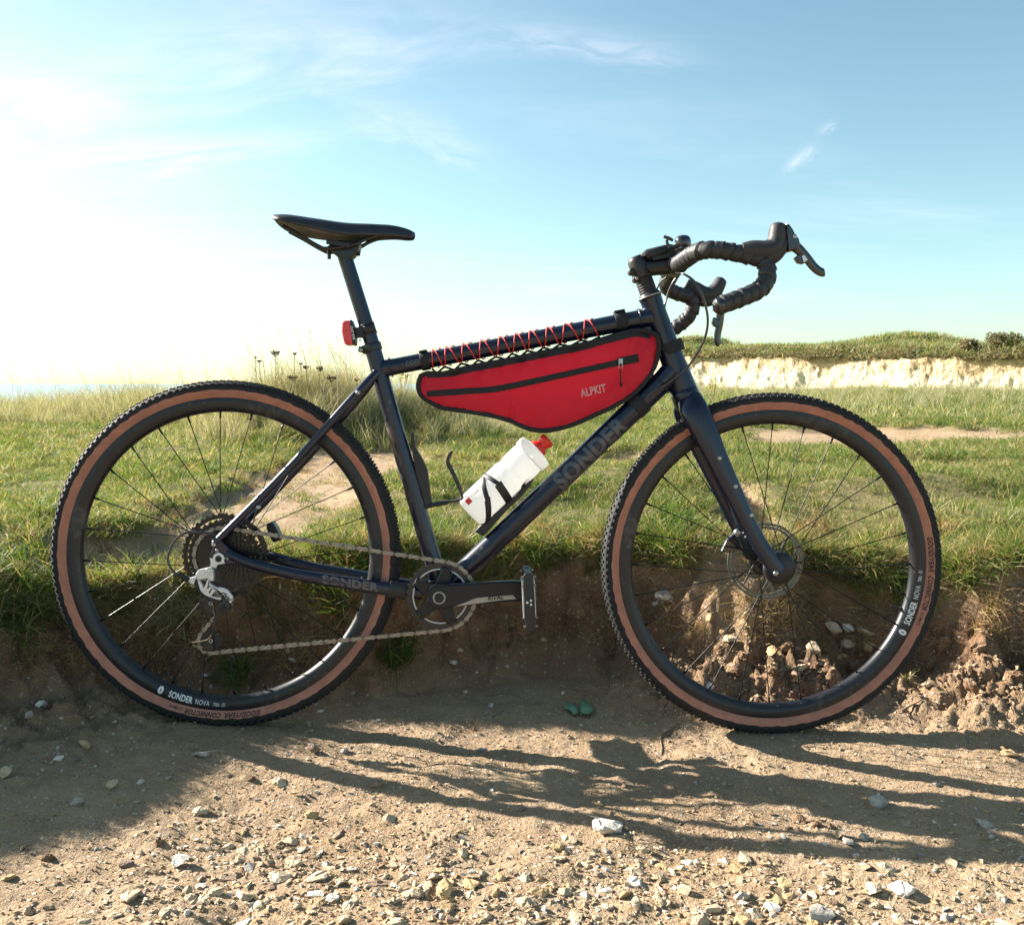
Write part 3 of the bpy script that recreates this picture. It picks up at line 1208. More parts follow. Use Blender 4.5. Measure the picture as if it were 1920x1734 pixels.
def rotor(mb, c, r=0.080, th=0.0018, phase=0.0):
    """ventilated steel disc: braking ring with slots, and slanted arms"""
    n = 72
    def loop(rad, wav=0.0):
        return [c + V3(math.cos(2 * PI * k / n) * (rad + wav * math.sin(12 * 2 * PI * k / n)), 0, math.sin(2 * PI * k / n) * (rad + wav * math.sin(12 * 2 * PI * k / n))) for k in range(n)]
    mb.ring(loop(r, 0.0006), loop(r - 0.0055), (0, th, 0))
    mb.ring(loop(r - 0.0072), loop(r - 0.0125, 0.0006), (0, th, 0))
    for k in range(36):
        if k % 3:
            a = 2 * PI * k / 36 + phase
            mb.box(c + V3(math.cos(a) * (r - 0.0064), th / 2, math.sin(a) * (r - 0.0064)), (0.0040, th * 0.98, 0.0022), Matrix.Rotation(-a, 3, 'Y'))
    mb.ring(loop(0.026), loop(0.018), (0, th, 0))
    for k in range(6):
        a = 2 * PI * k / 6 + phase
        p = c + V3(math.cos(a) * 0.024, 0, math.sin(a) * 0.024)
        q = c + V3(math.cos(a + 0.55) * (r - 0.012), 0, math.sin(a + 0.55) * (r - 0.012))
        t = (q - p).cross(V3(0, 1, 0)).normalized() * 0.0024
        mb.prism([p + t, q + t, q - t, p - t], (0, th, 0))


def wheel(name, hub, rim_ang, tyre_ang, valve_ang, label):
    w = empty(name, bike, hub)
    w['label'] = label
    inst('tyre', tyre_me, w)
    k = inst('tread', knob_me, w)
    k['kind'] = 'stuff'
    inst('tan_sidewall', side_me, w)
    inst('rim', rim_me, w)
    mb = MB()
    a = arc_text(mb, 'rim_logo', 0.3078, rim_ang - 0.078, True, RIMP)
    mb.build('rim_emblem', M_white, w)
    mb = MB()
    a = arc_text(mb, 'rim_brand', 0.3068, rim_ang, True, RIMP)
    a = arc_text(mb, 'rim_nova', 0.3062, a + 0.020, True, RIMP)
    arc_text(mb, 'rim_size', 0.3055, a + 0.026, True, RIMP)
    mb.build('rim_lettering', M_white, w)
    mb = MB()
    sp = [(0.3140, 0.0138), (0.3185, 0.0166), (0.3215, 0.0182), (0.3250, 0.0197), (0.3292, 0.0204)]
    a = arc_text(mb, 'tyre_brand', 0.3180, tyre_ang, False, sp)
    a = arc_text(mb, 'tyre_model', 0.3180, a - 0.024, False, sp)
    arc_text(mb, 'tyre_small', 0.3190, a - 0.014, False, sp)
    mb.build('tyre_lettering', M_print, w)
    mb = MB()
    e = V3(math.cos(valve_ang), 0, math.sin(valve_ang))
    mb.tube([e * 0.286, e * 0.272, e * 0.2715, e * 0.262], [0.0028, 0.0028, 0.0020, 0.0014], 10)
    mb.tube([e * 0.2865, e * 0.282], 0.0046, 10)
    mb.build('valve', M_black, w)
    return w


def ang_px(c, px, py):
    p = bp(px, py, 0.015)
    return math.atan2(p.z - c.z, p.x - c.x)


rear_wheel = wheel('rear_wheel', RH, ang_px(RH, 318, 1297), ang_px(RH, 489, 1333), ang_px(RH, 352, 1282), 'rear bicycle wheel carrying the cassette')
front_wheel = wheel('front_wheel', FH, ang_px(FH, 1699, 1170), ang_px(FH, 1743, 1006), ang_px(FH, 1680, 1139), 'front bicycle wheel held by the carbon fork')
spokes(rear_wheel, 0.026, (0.032, -0.022), phase=0.06)
spokes(front_wheel, 0.020, (0.026, -0.030), phase=0.02)

mb = MB()
mb.lathe([(0.0, -0.052), (0.010, -0.052), (0.011, -0.040), (0.024, -0.033), (0.024, -0.029), (0.013, -0.022), (0.0115, 0.0), (0.014, 0.018), (0.023, 0.024), (0.023, 0.029), (0.016, 0.036), (0.011, 0.045), (0.0, 0.050)], seg=32)
mb.build('hub', M_black, front_wheel)
mb = MB()
mb.lathe([(0.0, -0.064), (0.012, -0.064), (0.017, -0.028), (0.030, -0.024), (0.030, -0.019), (0.016, -0.012), (0.015, 0.015), (0.028, 0.030), (0.028, 0.034), (0.014, 0.045), (0.0, 0.064)], seg=32)
mb.build('hub', M_black, rear_wheel)
mb = MB()
rotor(mb, V3(0, 0.040, 0), phase=0.3)
mb.build('brake_rotor', M_rotor, front_wheel)
mb = MB()
rotor(mb, V3(0, 0.044, 0), 0.070, phase=0.1)
mb.build('brake_rotor', M_rotor, rear_wheel)

# ---- frame
frame = empty('frame', bike)
ST_TOP, BB = bp(698, 650), bp(829, 1110)
TT_R, TT_F = bp(716, 692), bp(1222, 594)
HT_T, HT_B = bp(1220, 560), bp(1281, 730)
DT_T = bp(1262, 697)
ht_d = (HT_T - HT_B).normalized()
YV = V3(0, 1, 0)


def line(a, b, n=2):
    return [a.lerp(b, i / (n - 1)) for i in range(n)]


mb = MB()
mb.tube(line(ST_TOP, BB, 6), [0.0165, 0.0165, 0.0165, 0.0168, 0.0175, 0.0190], 24)
mb.build('seat_tube', M_frame, frame)
mb = MB()
mb.tube([TT_R, TT_R.lerp(TT_F, .06), TT_R.lerp(TT_F, .5), TT_R.lerp(TT_F, .95), TT_F], [0.0175, 0.0165, 0.0170, 0.0185, 0.0215], 24)
mb.build('top_tube', M_frame_clean, frame)
mb = MB()
mb.tube([DT_T, DT_T.lerp(BB, .05), DT_T.lerp(BB, .5), DT_T.lerp(BB, .93), BB], [0.0260, 0.0225, 0.0215, 0.0215, 0.0240], 28)
dt = mb.build('down_tube', M_frame, frame)
mb = MB()
ddt = (BB - DT_T).normalized()
dn = V3(-ddt.z, 0, ddt.x)
if dn.z > 0:
    dn = -dn
mb.tube([DT_T.lerp(BB, t) + dn * 0.0028 for t in np.linspace(0.16, 0.97, 12)], [0.0197 + 0.0006 * math.sin(i * 2.1) for i in range(12)], 24, r2=None)
mb.build('dried_mud', M_muddy, frame)
mb = MB()
mb.tube([HT_T, HT_T.lerp(HT_B, .12), HT_T.lerp(HT_B, .5), HT_T.lerp(HT_B, .85), HT_B], [0.0225, 0.0212, 0.0225, 0.0262, 0.0275], 28)
mb.build('head_tube', M_frame_clean, frame)
mb = MB()
mb.lathe([(0.0, -0.036), (0.0215, -0.036), (0.0215, 0.036), (0.0, 0.036)], BB, seg=32)
mb.build('bottom_bracket_shell', M_frame, frame, bevel=0.001)
for s in (1, -1):          # s = 1: drive side
    mb = MB()
    pts = spline([bp(706, 700, 0.012 * s), bp(660, 748, 0.034 * s) if s > 0 else V3(*[bp(660, 748, 0.034).x, 0.034, bp(660, 748, 0.034).z]),
                  V3(bp(540, 880, 0.050).x, -0.050 * s, bp(540, 880, 0.050).z), V3(bp(403, 1018, 0.062).x, -0.062 * s, bp(403, 1018, 0.062).z)], 8)
    if s < 0:
        pts[0] = np.array([bp(706, 700, 0.012).x, 0.012, bp(706, 700, 0.012).z])
    n = len(pts)
    mb.tube(pts, [0.0095 - 0.0022 * i / n for i in range(n)], 16)
    mb.build('seat_stay', M_frame_clean, frame)
    mb = MB()
    cs = [(790, 1112, 0.026), (742, 1106, 0.034), (660, 1094, 0.047), (560, 1078, 0.054), (470, 1056, 0.060), (424, 1037, 0.062)]
    pts = spline([V3(bp(a, b, abs(c)).x, -c * s, bp(a, b, abs(c)).z) for a, b, c in cs], 6)
    n = len(pts)
    mb.tube(pts, [0.0085] * n, 16, r2=[0.0150 - 0.0060 * i / n for i in range(n)], up=(0, 0, 1))
    mb.build('chain_stay', M_frame, frame)
    mb = MB()
    dp = [(397, 1010), (408, 1004), (418, 1016), (432, 1030), (448, 1040), (440, 1056), (424, 1058), (410, 1062), (398, 1056), (394, 1040), (400, 1026)]
    mb.prism([V3(bp(a, b, .062).x, -0.058 * s, bp(a, b, .062).z) for a, b in dp], (0, -0.008 * s, 0))
    mb.build('dropout', M_frame_clean, frame, bevel=0.0015)
mb = MB()
cs = [(762, 1109, 0.030), (730, 1104, 0.036)]
mb.tube([bp(a, b, c) for a, b, c in cs], 0.0098, 16, r2=0.0165, up=(0, 0, 1))
mb.build('chain_stay_guard', M_plastic, frame, bevel=0.001)
mb = MB()
gus = [bp(1196, 612), bp(1228, 606), bp(1236, 640), bp(1222, 626)]
mb.prism([p + V3(0, -0.006, 0) for p in gus], (0, 0.012, 0))
mb.build('gusset', M_frame_clean, frame, bevel=0.003)
for c_, ax_, r_ in ((TT_R.lerp(TT_F, 0.033), TT_F - TT_R, 0.0178), (TT_F.lerp(TT_R, 0.045), TT_F - TT_R, 0.0198), (DT_T.lerp(BB, 0.055), BB - DT_T, 0.0238), (BB.lerp(DT_T, 0.045), BB - DT_T, 0.0232), (BB.lerp(ST_TOP, 0.055), ST_TOP - BB, 0.0186)):
    mb = MB()
    a_, b_ = frame_from(ax_)
    mb.tube([c_ + (a_ * math.cos(t) + b_ * math.sin(t)) * (r_ + 0.0004 * math.sin(24 * t)) for t in np.linspace(0, 2 * PI, 96, endpoint=False)], 0.0019, 6, close=True)
    mb.build('weld_bead', M_frame_clean, frame)
mb = MB()
bk = V3(-(BB - ST_TOP).normalized().z, 0, (BB - ST_TOP).normalized().x)
bk = bk if bk.x < 0 else -bk
mb.tube([ST_TOP.lerp(BB, t) + bk * 0.0022 for t in np.linspace(0.30, 0.95, 14)], [0.0158 + 0.0005 * math.sin(i * 2.3) for i in range(14)], 20)
mb.build('dried_mud', M_muddy, frame)
# cable port on the down tube and bosses
mb = MB()
for a, b in ((1208, 746), (1217, 738)):
    p = bp(a, b, 0.021)
    mb.lathe([(0.0, 0.004), (0.0042, 0.004), (0.0042, -0.0012), (0.0, -0.0012)], p, seg=14)
mb.build('cable_port', M_print, frame)
for a, b, o in ((671, 736, 0.042), (484, 951, 0.063)):
    mb = MB()
    mb.lathe([(0.0, -0.003), (0.0030, -0.003), (0.0046, -0.001), (0.0046, 0.004), (0, 0.004)], bp(a, b, o), seg=14)
    mb.build('mount_bolt', M_bolt, frame)


def tube_text(name, key, p0, direction, r, material, lift=0.0005):
    """lettering wrapped on a tube: x along direction, y round the tube"""
    v, f = TXT[key]
    d = direction.normalized()
    nrm = V3(0, -1, 0)
    upv = d.cross(nrm)
    upv = -upv if upv.z < 0 else upv
    h = v[:, 1].max() / 2
    out = []
    for x, y, z in v:
        t = (y - h) / r
        out.append(p0 + d * x + (upv * math.sin(t) + nrm * math.cos(t)) * (r + lift))
    mb = MB()
    mb.add(out, f, False)
    return mb.build(name, material, frame)


dt_o = DT_T.lerp(BB, 0.52)
dt_o = BB + (DT_T - BB).normalized() * ((bp(1038, 902) - BB).dot((DT_T - BB).normalized()))
tube_text('down_tube_lettering', 'tube_brand', dt_o, DT_T - BB, 0.0217, M_ghost, 0.0012)
tube_text('top_tube_lettering', 'top_tube', TT_R + (TT_F - TT_R).normalized() * 0.050, TT_F - TT_R, 0.0168, M_ghost, 0.0005)
p0, p1 = bp(604, 1085, 0.058), bp(716, 1102, 0.050)
v, f = TXT['stay_brand']
mb = MB()
mb.add([p0 + (p1 - p0).normalized() * x + V3(0, -0.0015, y - 0.007) for x, y, z in v], f, False)
mb.build('chain_stay_lettering', M_ghost, frame)

# ---- seat post, clamp, saddle
sp = empty('seat_post', bike)
SP_B, SP_T = bp(699, 648), bp(643, 470)
mb = MB()
mb.tube([SP_B.lerp(SP_T, -0.05), SP_T.lerp(SP_B, 0.05), SP_T], [0.0148, 0.0148, 0.0152], 24)
mb.build('post', M_frame_clean, sp)
mb = MB()
pd = (SP_T - SP_B).normalized()
c = bp(697, 652)
mb.lathe([(0.0155, -0.008), (0.0205, -0.008), (0.0205, 0.008), (0.0155, 0.008)], c, pd, seg=32)
e = bp(679, 656, 0.006)
mb.box(e, (0.014, 0.016, 0.011), Matrix.Rotation(R(12), 3, 'Y'))
mb.build('seat_clamp', M_black, sp, bevel=0.0015)
mb = MB()
mb.lathe([(0.0, -0.012), (0.0035, -0.012), (0.0035, 0.0), (0, 0)], bp(678, 657, 0.006), seg=14)
mb.build('clamp_bolt', M_bolt, sp)
mb = MB()
hp = [(612, 462), (634, 450), (660, 452), (676, 452), (672, 472), (666, 476), (655, 488), (640, 487), (624, 474)]
mb.prism([bp(a, b, 0.016) for a, b in hp], (0, 0.032, 0))
mb.build('clamp_head', M_black, sp, bevel=0.003)
mb = MB()
for o in (0.026, -0.026):
    mb.box(bp(634, 457, o) if o > 0 else V3(bp(634, 457, .026).x, 0.026, bp(634, 457, .026).z), (0.046, 0.008, 0.009), Matrix.Rotation(R(8), 3, 'Y'))
for a, b in ((617, 480), (672, 474)):
    p = bp(a, b, 0)
    mb.tube([p + V3(0, 0, -0.006), p + V3(0, 0, 0.018)], 0.0042, 10)
mb.build('clamp_plate', M_plastic, sp, bevel=0.001)

saddle = empty('saddle', bike)
top = spline([bp(513, 407), bp(550, 408), bp(600, 414), bp(650, 419.5), bp(700, 421), bp(735, 423), bp(762, 429), bp(779, 437)], 5)
N = len(top)
rings = []
for i, p in enumerate(top):
    t = i / (N - 1)
    wv = float(np.interp(t, [0, .03, .08, .16, .3, .45, .6, .8, .93, .98, 1], [.030, .052, .066, .072, .062, .040, .027, .0205, .0185, .013, .006]))
    dr = float(np.interp(t, [0, .05, .2, .4, .6, .85, .97, 1], [.008, .017, .026, .030, .027, .021, .014, .006]))
    q = Vector(p)
    ring = []
    for (a, b) in ((0, 0), (.35, -.02), (.62, -.12), (.84, -.36), (.97, -.70), (1.0, -.92), (.96, -1.02), (.86, -1.0), (.6, -.72), (.3, -.58), (0, -.56)):
        ring.append((a, b))
    full = ring + [(-a, b) for a, b in reversed(ring[1:-1])]
    rings.append([q + V3(0, -a * wv, b * dr) for a, b in full])
mb = MB()
mb.loft(rings)
mb.build('saddle_shell', M_saddle, saddle, sub=1)
for s in (1, -1):
    mb = MB()
    k = spline([(532, 425, .030), (560, 440, .028), (596, 461, .023), (614, 466, .022), (660, 460, .022), (690, 446, .018), (722, 437, .012), (740, 434, .010)], 6)
    mb.tube([V3(bp(a, b, 0.022).x, -c * s, bp(a, b, 0.022).z) for a, b, c in k], 0.0036, 10)
    mb.build('saddle_rail', M_black, saddle)

# ---- fork, headset, stem
fork = empty('fork', bike)
CR = HT_B - ht_d * 0.012
mb = MB()
mb.lathe([(0.0, 0.014), (0.0272, 0.014), (0.0285, 0.0), (0.0275, -0.020), (0.020, -0.032), (0, -0.034)], CR, ht_d, seg=28)
mb.build('crown', M_frame_clean, fork)
LEG = [(1293, 745, 0.014, .024, .015), (1301, 768, 0.034, .0285, .0140), (1320, 806, 0.043, .0265, .0125), (1346, 862, 0.048, .0220, .0115), (1379, 930, 0.052, .0180, .0105), (1413, 1000, 0.056, .0160, .0095), (1442, 1046, 0.060, .0165, .0085), (1460, 1072, 0.062, .0175, .0070)]
for s in (1, -1):
    k = spline(LEG, 5)
    mb = MB()
    mb.tube([V3(bp(a, b, c).x, -c * s, bp(a, b, c).z) for a, b, c, *_ in k], [x[4] for x in k], 20, r2=[x[3] for x in k], up=(1, 0, 0.55))
    mb.build('fork_leg', M_frame_clean, fork)
    mb = MB()
    c0 = V3(FH.x, -0.050 * s, FH.z)
    mb.lathe([(0.0, 0.0), (0.031, 0.0), (0.033, 0.003), (0.031, 0.010), (0.012, 0.012), (0.0, 0.012)], c0, (0, -s, 0), seg=36)
    mb.build('dropout', M_plastic, fork)
for a, b in ((1349, 859), (1379, 912), (1409, 966)):
    p = bp(a, b, 0.062)
    mb = MB()
    mb.lathe([(0.0, -0.004), (0.0030, -0.004), (0.0046, -0.0015), (0.0046, 0.006), (0, 0.006)], p, seg=16)
    mb.build('fork_bolt', M_bolt, fork)
mb = MB()
mb.lathe([(0.0, -0.006), (0.0040, -0.006), (0.0052, -0.003), (0.0052, 0.008), (0, 0.008)], bp(1454, 1074, 0.066), seg=16)
mb.build('axle_bolt', M_bolt, fork)
# front brake on the far leg
cal = empty('front_brake', bike)
mb = MB()
kp = [(1382, 990), (1402, 986), (1428, 1030), (1424, 1052), (1402, 1050), (1388, 1030)]
mb.prism([bp(a, b, -0.036) for a, b in kp], (0, 0.036, 0))
mb.build('caliper', M_black, cal, bevel=0.004)
mb = MB()
kp = [(1352, 1034), (1362, 1014), (1376, 1000), (1386, 1010), (1394, 1030), (1366, 1036)]
mb.prism([bp(a, b, -0.030) for a, b in kp], (0, 0.012, 0))
mb.build('brake_arm', M_gloss, cal, bevel=0.002)
mb = MB()
mb.lathe([(0.0, -0.008), (0.0065, -0.008), (0.0065, 0.006), (0, 0.006)], bp(1382, 998, -0.026), seg=16)
mb.build('cable_clamp', M_bolt, cal)
mb = MB()
for k in range(2):
    a = bp(1391 + 4 * k, 1000 + 8 * k, -0.030)
    b = bp(1405 + 4 * k, 992 + 8 * k, -0.030)
    mb.tube([a, b], 0.0016, 6)
mb.tube([bp(1407, 990, -0.020), bp(1412, 1030, -0.020)], 0.0014, 6)
mb.build('white_stripe', M_silver, cal)
# headset, spacers, stem
mb = MB()
hs = HT_T
mb.lathe([(0.0, 0.0), (0.0232, 0.0), (0.0236, 0.006), (0.0215, 0.008), (0.0215, 0.010), (0.0190, 0.012), (0.0, 0.012)], hs, ht_d, seg=32)
headset = mb.build('headset', M_black, bike)
mb = MB()
mb.lathe([(0.0237, 0.004), (0.0243, 0.0045), (0.0243, 0.0058), (0.0237, 0.0062)], hs, ht_d, seg=32)
mb.build('bearing_seal', M_bolt, headset)
for i in range(6):
    mb = MB()
    mb.lathe([(0.0, 0), (0.0172, 0), (0.0177, 0.0006), (0.0177, 0.0044), (0.0172, 0.005), (0, 0.005)], hs + ht_d * (0.012 + 0.0053 * i), ht_d, seg=28)
    mb.build('spacer', M_plastic, headset)
stem = empty('stem', bike)
S0 = hs + ht_d * 0.044
BAR = bp(1268, 497)
mb = MB()
mb.lathe([(0.0, 0.0), (0.0190, 0.0), (0.0200, 0.003), (0.0200, 0.036), (0.0185, 0.040), (0.016, 0.045), (0.0, 0.046)], S0, ht_d, seg=28)
mb.build('steerer_clamp', M_black, stem)
sc_c = S0 + ht_d * 0.020
mb = MB()
mb.tube([sc_c, sc_c.lerp(BAR, 0.3), sc_c.lerp(BAR, 0.8), BAR], [0.0185, 0.0155, 0.0165, 0.0185], 20, r2=[0.018, 0.0170, 0.0175, 0.020], up=(0, 0, 1))
mb.build('stem_body', M_black, stem)
mb = MB()
mb.lathe([(0.0, -0.023), (0.0205, -0.023), (0.0215, -0.021), (0.0215, 0.021), (0.0205, 0.023), (0, 0.023)], BAR, seg=32)
mb.build('face_plate', M_black, stem)
for a, b in ((1184, 510), (1192, 524)):
    mb = MB()
    p = bp(a, b, 0.0)
    mb.lathe([(0.0, -0.014), (0.0058, -0.014), (0.0066, -0.012), (0.0066, 0.012), (0.0058, 0.014), (0, 0.014)], p, seg=16)
    mb.build('clamp_bolt', M_plastic if b < 515 else M_black, stem)
mb = MB()
mb.lathe([(0.0, -0.0155), (0.0035, -0.0155), (0.0035, -0.010), (0, -0.010)], bp(1192, 524, 0), seg=12)
mb.build('bolt_head', M_bolt, stem)

# ---- handlebar (flared drop bar), tape, hoods, levers
bar = empty('handlebar', bike)
HB = [(1268, 497, 0.024), (1276, 493, 0.060), (1288, 485, 0.120), (1299, 477, 0.170), (1316, 470, 0.198), (1345, 469, 0.209), (1378, 474, 0.213), (1405, 480, 0.216),
      (1428, 486, 0.219), (1437, 500, 0.222), (1438, 522, 0.228), (1426, 541, 0.236), (1398, 555, 0.248), (1348, 574, 0.262)]
HBL = [bp(a, b, c) for a, b, c in HB]
HBF = [bp(a, b, -c) for a, b, c in ((1267, 500, 0.024), (1262, 509, 0.060), (1255, 522, 0.120), (1249, 533, 0.170), (1256, 544, 0.198), (1275, 552, 0.209), (1290, 556, 0.214), (1299, 566, 0.218), (1297, 584, 0.224), (1284, 601, 0.232), (1262, 618, 0.244), (1228, 640, 0.260))]
mb = MB()
mb.tube([BAR + V3(0, .10, 0), BAR, BAR + V3(0, -.10, 0)], 0.0155, 20)
mb.build('bar_centre', M_black, bar)
for s in (1, -1):
    pts = spline(HBL if s > 0 else HBF, 26)
    pts = [Vector(p) for p in pts]
    L = [0.0]
    for a, b in zip(pts[:-1], pts[1:]):
        L.append(L[-1] + (b - a).length)
    M_ = int(L[-1] / 0.0016)
    P = []
    for i in range(M_ + 1):
        d = L[-1] * i / M_
        j = min(len(L) - 2, max(0, int(np.searchsorted(L, d)) - 1))
        t = (d - L[j]) / max(1e-9, L[j + 1] - L[j])
        P.append(pts[j].lerp(pts[j + 1], t))
    seg = 22
    vs, fs = [], []
    pa = None
    for i, p in enumerate(P):
        d = (P[min(i + 1, M_)] - P[max(i - 1, 0)]).normalized()
        a = frame_from(d)[0] if pa is None else (pa - d * pa.dot(d)).normalized()
        b = d.cross(a)
        pa = a
        for k in range(seg):
            th = 2 * PI * k / seg
            ph = (L[-1] * i / M_) / 0.0185 + k / seg
            fr = ph - math.floor(ph)
            r = 0.0150 + 0.0020 * fr - (0.0022 if fr < 0.08 else 0) + 0.0004 * math.sin(9 * ph)
            if i < 4 or i > M_ - 4:
                r *= 0.96
            vs.append(p + a * (r * math.cos(th)) + b * (r * math.sin(th)))
    for i in range(M_):
        for k in range(seg):
            k2 = (k + 1) % seg
            fs.append((i * seg + k, i * seg + k2, (i + 1) * seg + k2, (i + 1) * seg + k))
    mb = MB()
    mb.add(vs, fs, True)
    mb.build('bar_tape', M_tape, bar)
    mb = MB()
    d = (P[-1] - P[-12]).normalized()
    mb.lathe([(0.0, 0.008), (0.009, 0.0075), (0.0142, 0.004), (0.0152, 0.0), (0.0150, -0.004)], P[-1], d, seg=22)
    mb.build('end_plug', M_gloss, bar)
    # brake hood: body sweeps forward from the bar and rises into a horn; the far one sits tipped forward
    lev = empty('brake_lever', bike)
    O_ = s * 0.222

    def q3(a, b, c=0.0, far=-28):
        """near-side photo pixel -> this lever; the far lever is the same shape tipped forward on the bar"""
        p = bp(a, b, 0.222)
        if s > 0:
            return V3(p.x, -0.222 - c, p.z)
        p0 = bp(1430, 474, 0.222)
        e = p - p0
        an = R(far)
        e = V3(e.x * math.cos(an) - e.z * math.sin(an), 0, e.x * math.sin(an) + e.z * math.cos(an)) * 1.05
        c0_ = bp(1312, 552, -0.222)
        return V3(c0_.x + e.x, 0.222 + c, c0_.z + e.z)
    hd = [(1392, 468, .012, .010), (1412, 468, .0165, .015), (1434, 470, .0180, .020), (1450, 464, .0175, .0205), (1457, 448, .0165, .0172), (1458, 433, .0150, .0165), (1458, 422, .0125, .0135), (1458, 418, .006, .007)]
    k = spline(hd, 5)
    mb = MB()
    mb.tube([q3(a, b) for a, b, *_ in k], [x[2] for x in k], 18, r2=[x[3] for x in k], up=(0, 1, 0.001))
    k2_ = spline([(1436, 484, .015, .013), (1449, 478, .016, .016), (1460, 464, .0165, .014), (1467, 448, .0155, .0100)], 4)
    mb.tube([q3(a, b) for a, b, *_ in k2_], [x[2] for x in k2_], 16, r2=[x[3] for x in k2_], up=(0, 1, 0.001))
    mb.build('hood', M_hood, lev)
    mb = MB()
    op = [(1470, 419), (1478, 424), (1484, 433), (1488, 441), (1495, 450), (1498, 462), (1490, 470), (1474, 474), (1473, 456), (1471, 436)]
    mb.prism([q3(a, b, .013, -50) for a, b in op], (0, 0.025 * s, 0))
    mb.build('lever_pivot', M_gloss, lev, bevel=0.005)
    mb = MB()
    mb.lathe([(0, -0.001), (0.0035, -0.001), (0.0040, 0.0), (0.0040, 0.003), (0, 0.003)], q3(1486, 446, .0135, -50), (0, s, 0), seg=14)
    mb.build('pivot_pin', M_bolt, lev)
    k = spline([(1484, 458, .0105, .0085), (1498, 470, .0095, .0070), (1512, 485, .0085, .0058), (1523, 499, .0082, .0050), (1533, 508, .0080, .0046), (1542, 512, .0075, .0040), (1545, 512, .005, .003)], 5)
    mb = MB()
    mb.tube([q3(a, b, 0.003, -50) for a, b, *_ in k], [x[2] for x in k], 14, r2=[x[3] for x in k], up=(0, 1, 0.001))
    mb.build('lever_blade', M_gloss, lev)
    mb = MB()
    op = [(1488, 484), (1496, 478), (1506, 480), (1512, 490), (1505, 496), (1495, 494)]
    mb.prism([q3(a, b, .008, -50) for a, b in op], (0, 0.014 * s, 0))
    mb.build('shift_paddle', M_gloss, lev, bevel=0.002)
    mb = MB()
    op = [(1500, 483), (1504, 480), (1511, 489), (1504, 494)]
    mb.prism([q3(a, b, .0105, -50) for a, b in op], (0, 0.002 * s, 0))
    mb.build('paddle_badge', M_silver, lev)

# ---- cables
def cable(pts, r=0.0024, name='brake_hose', m=None):
    mb = MB()
    mb.tube(spline(pts, 10), r, 10)
    return mb.build(name, m or M_gloss, bike)


cable([bp(1268, 512, 0.05), bp(1284, 515, 0.08), bp(1306, 533, 0.09), bp(1322, 570, 0.085), bp(1327, 606, 0.075), bp(1318, 643, 0.06), bp(1293, 684, 0.045), bp(1262, 712, 0.034), bp(1235, 728, 0.027), bp(1214, 741, 0.021)])
cable([bp(1276, 512, -0.03), bp(1262, 530, -0.04), bp(1251, 556, -0.05), bp(1246, 590, -0.045), bp(1262, 650, -0.03), bp(1300, 742, -0.030), bp(1330, 830, -0.045), bp(1362, 930, -0.045), bp(1384, 994, -0.036)])
cable([bp(1250, 520, -0.02), bp(1238, 530, -0.03), bp(1228, 552, -0.03), bp(1222, 580, -0.028)], 0.002, 'gear_cable')
cable([bp(404, 1004, 0.056), bp(385, 999, 0.060), bp(362, 997, 0.068), bp(340, 1003, 0.075), bp(322, 1022, 0.078), bp(315, 1050, 0.080), bp(328, 1075, 0.080), bp(352, 1088, 0.078)], 0.0024, 'gear_cable')

# ---- drivetrain
CH_OFF = 0.046
CRK = bp(824, 1120, 0.060)
CC = V3(CRK.x, -CH_OFF, CRK.z)
CC = bp(826, 1117, CH_OFF)
crank = empty('crankset', bike)
NT_ = 34
CR_R = NT_ * 0.0127 / (2 * PI)


def gear_loops(c, teeth, rp, inner, tooth=0.0042):
    o, q = [], []
    n = teeth * 4
    for k in range(n):
        a = 2 * PI * k / n
        ph = k % 4
        r = rp - 0.0035 + (tooth if ph in (1,) else (tooth * 0.75 if ph == 2 else 0.0))
        o.append(c + V3(math.cos(a) * r, 0, math.sin(a) * r))
        q.append(c + V3(math.cos(a) * inner, 0, math.sin(a) * inner))
    return o, q


mb = MB()
o, q = gear_loops(CC + V3(0, -0.0016, 0), NT_, CR_R, CR_R - 0.0135)
mb.ring(o, q, (0, 0.0032, 0))
mb.build('chainring', M_black, crank)
mb = MB()
for k in range(5):     # polished window edges
    a0 = R(12 + 72 * k + 8)
    arc = [CC + V3(math.cos(a0 + t) * (CR_R - 0.0150), -0.003, math.sin(a0 + t) * (CR_R - 0.0150)) for t in np.linspace(0, R(46), 10)]
    mb.tube(arc, 0.0015, 8)
mb.build('polished_edge', M_silver, crank)
for k in range(5):
    a = R(12 + 72 * k - 5)
    e, tt = V3(math.cos(a), 0, math.sin(a)), V3(-math.sin(a), 0, math.cos(a))
    mb = MB()
    mb.prism([CC + e * 0.014 + tt * 0.017, CC + e * (CR_R - 0.018) + tt * 0.0085, CC + e * (CR_R - 0.010) + tt * 0.010, CC + e * (CR_R - 0.010) - tt * 0.010, CC + e * (CR_R - 0.018) - tt * 0.0085, CC + e * 0.014 - tt * 0.017], (0, -0.006, 0))
    mb.build('spider_arm', M_crank, crank, bevel=0.0015)
    mb = MB()
    mb.lathe([(0, -0.008), (0.0035, -0.008), (0.0042, -0.007), (0.0042, 0), (0, 0)], CC + e * (CR_R - 0.015), seg=12)
    mb.build('chainring_bolt', M_plastic, crank)
ARM_O = 0.078
ap = [(803, 1105), (810, 1099), (826, 1096), (845, 1096), (875, 1093.5), (920, 1091), (968, 1089), (988, 1092), (994, 1108), (990, 1124), (974, 1128), (930, 1130), (880, 1135), (850, 1138), (834, 1142), (812, 1141), (801, 1130)]
mb = MB()
mb.prism([bp(a, b, ARM_O) for a, b in ap], (0, 0.016, 0))
mb.build('crank_arm', M_crank, crank, bevel=0.004)
mb = MB()
st = [(852, 1137), (868, 1131), (893, 1121), (930, 1117.5), (962, 1115.5), (968, 1123), (940, 1125), (896, 1131)]
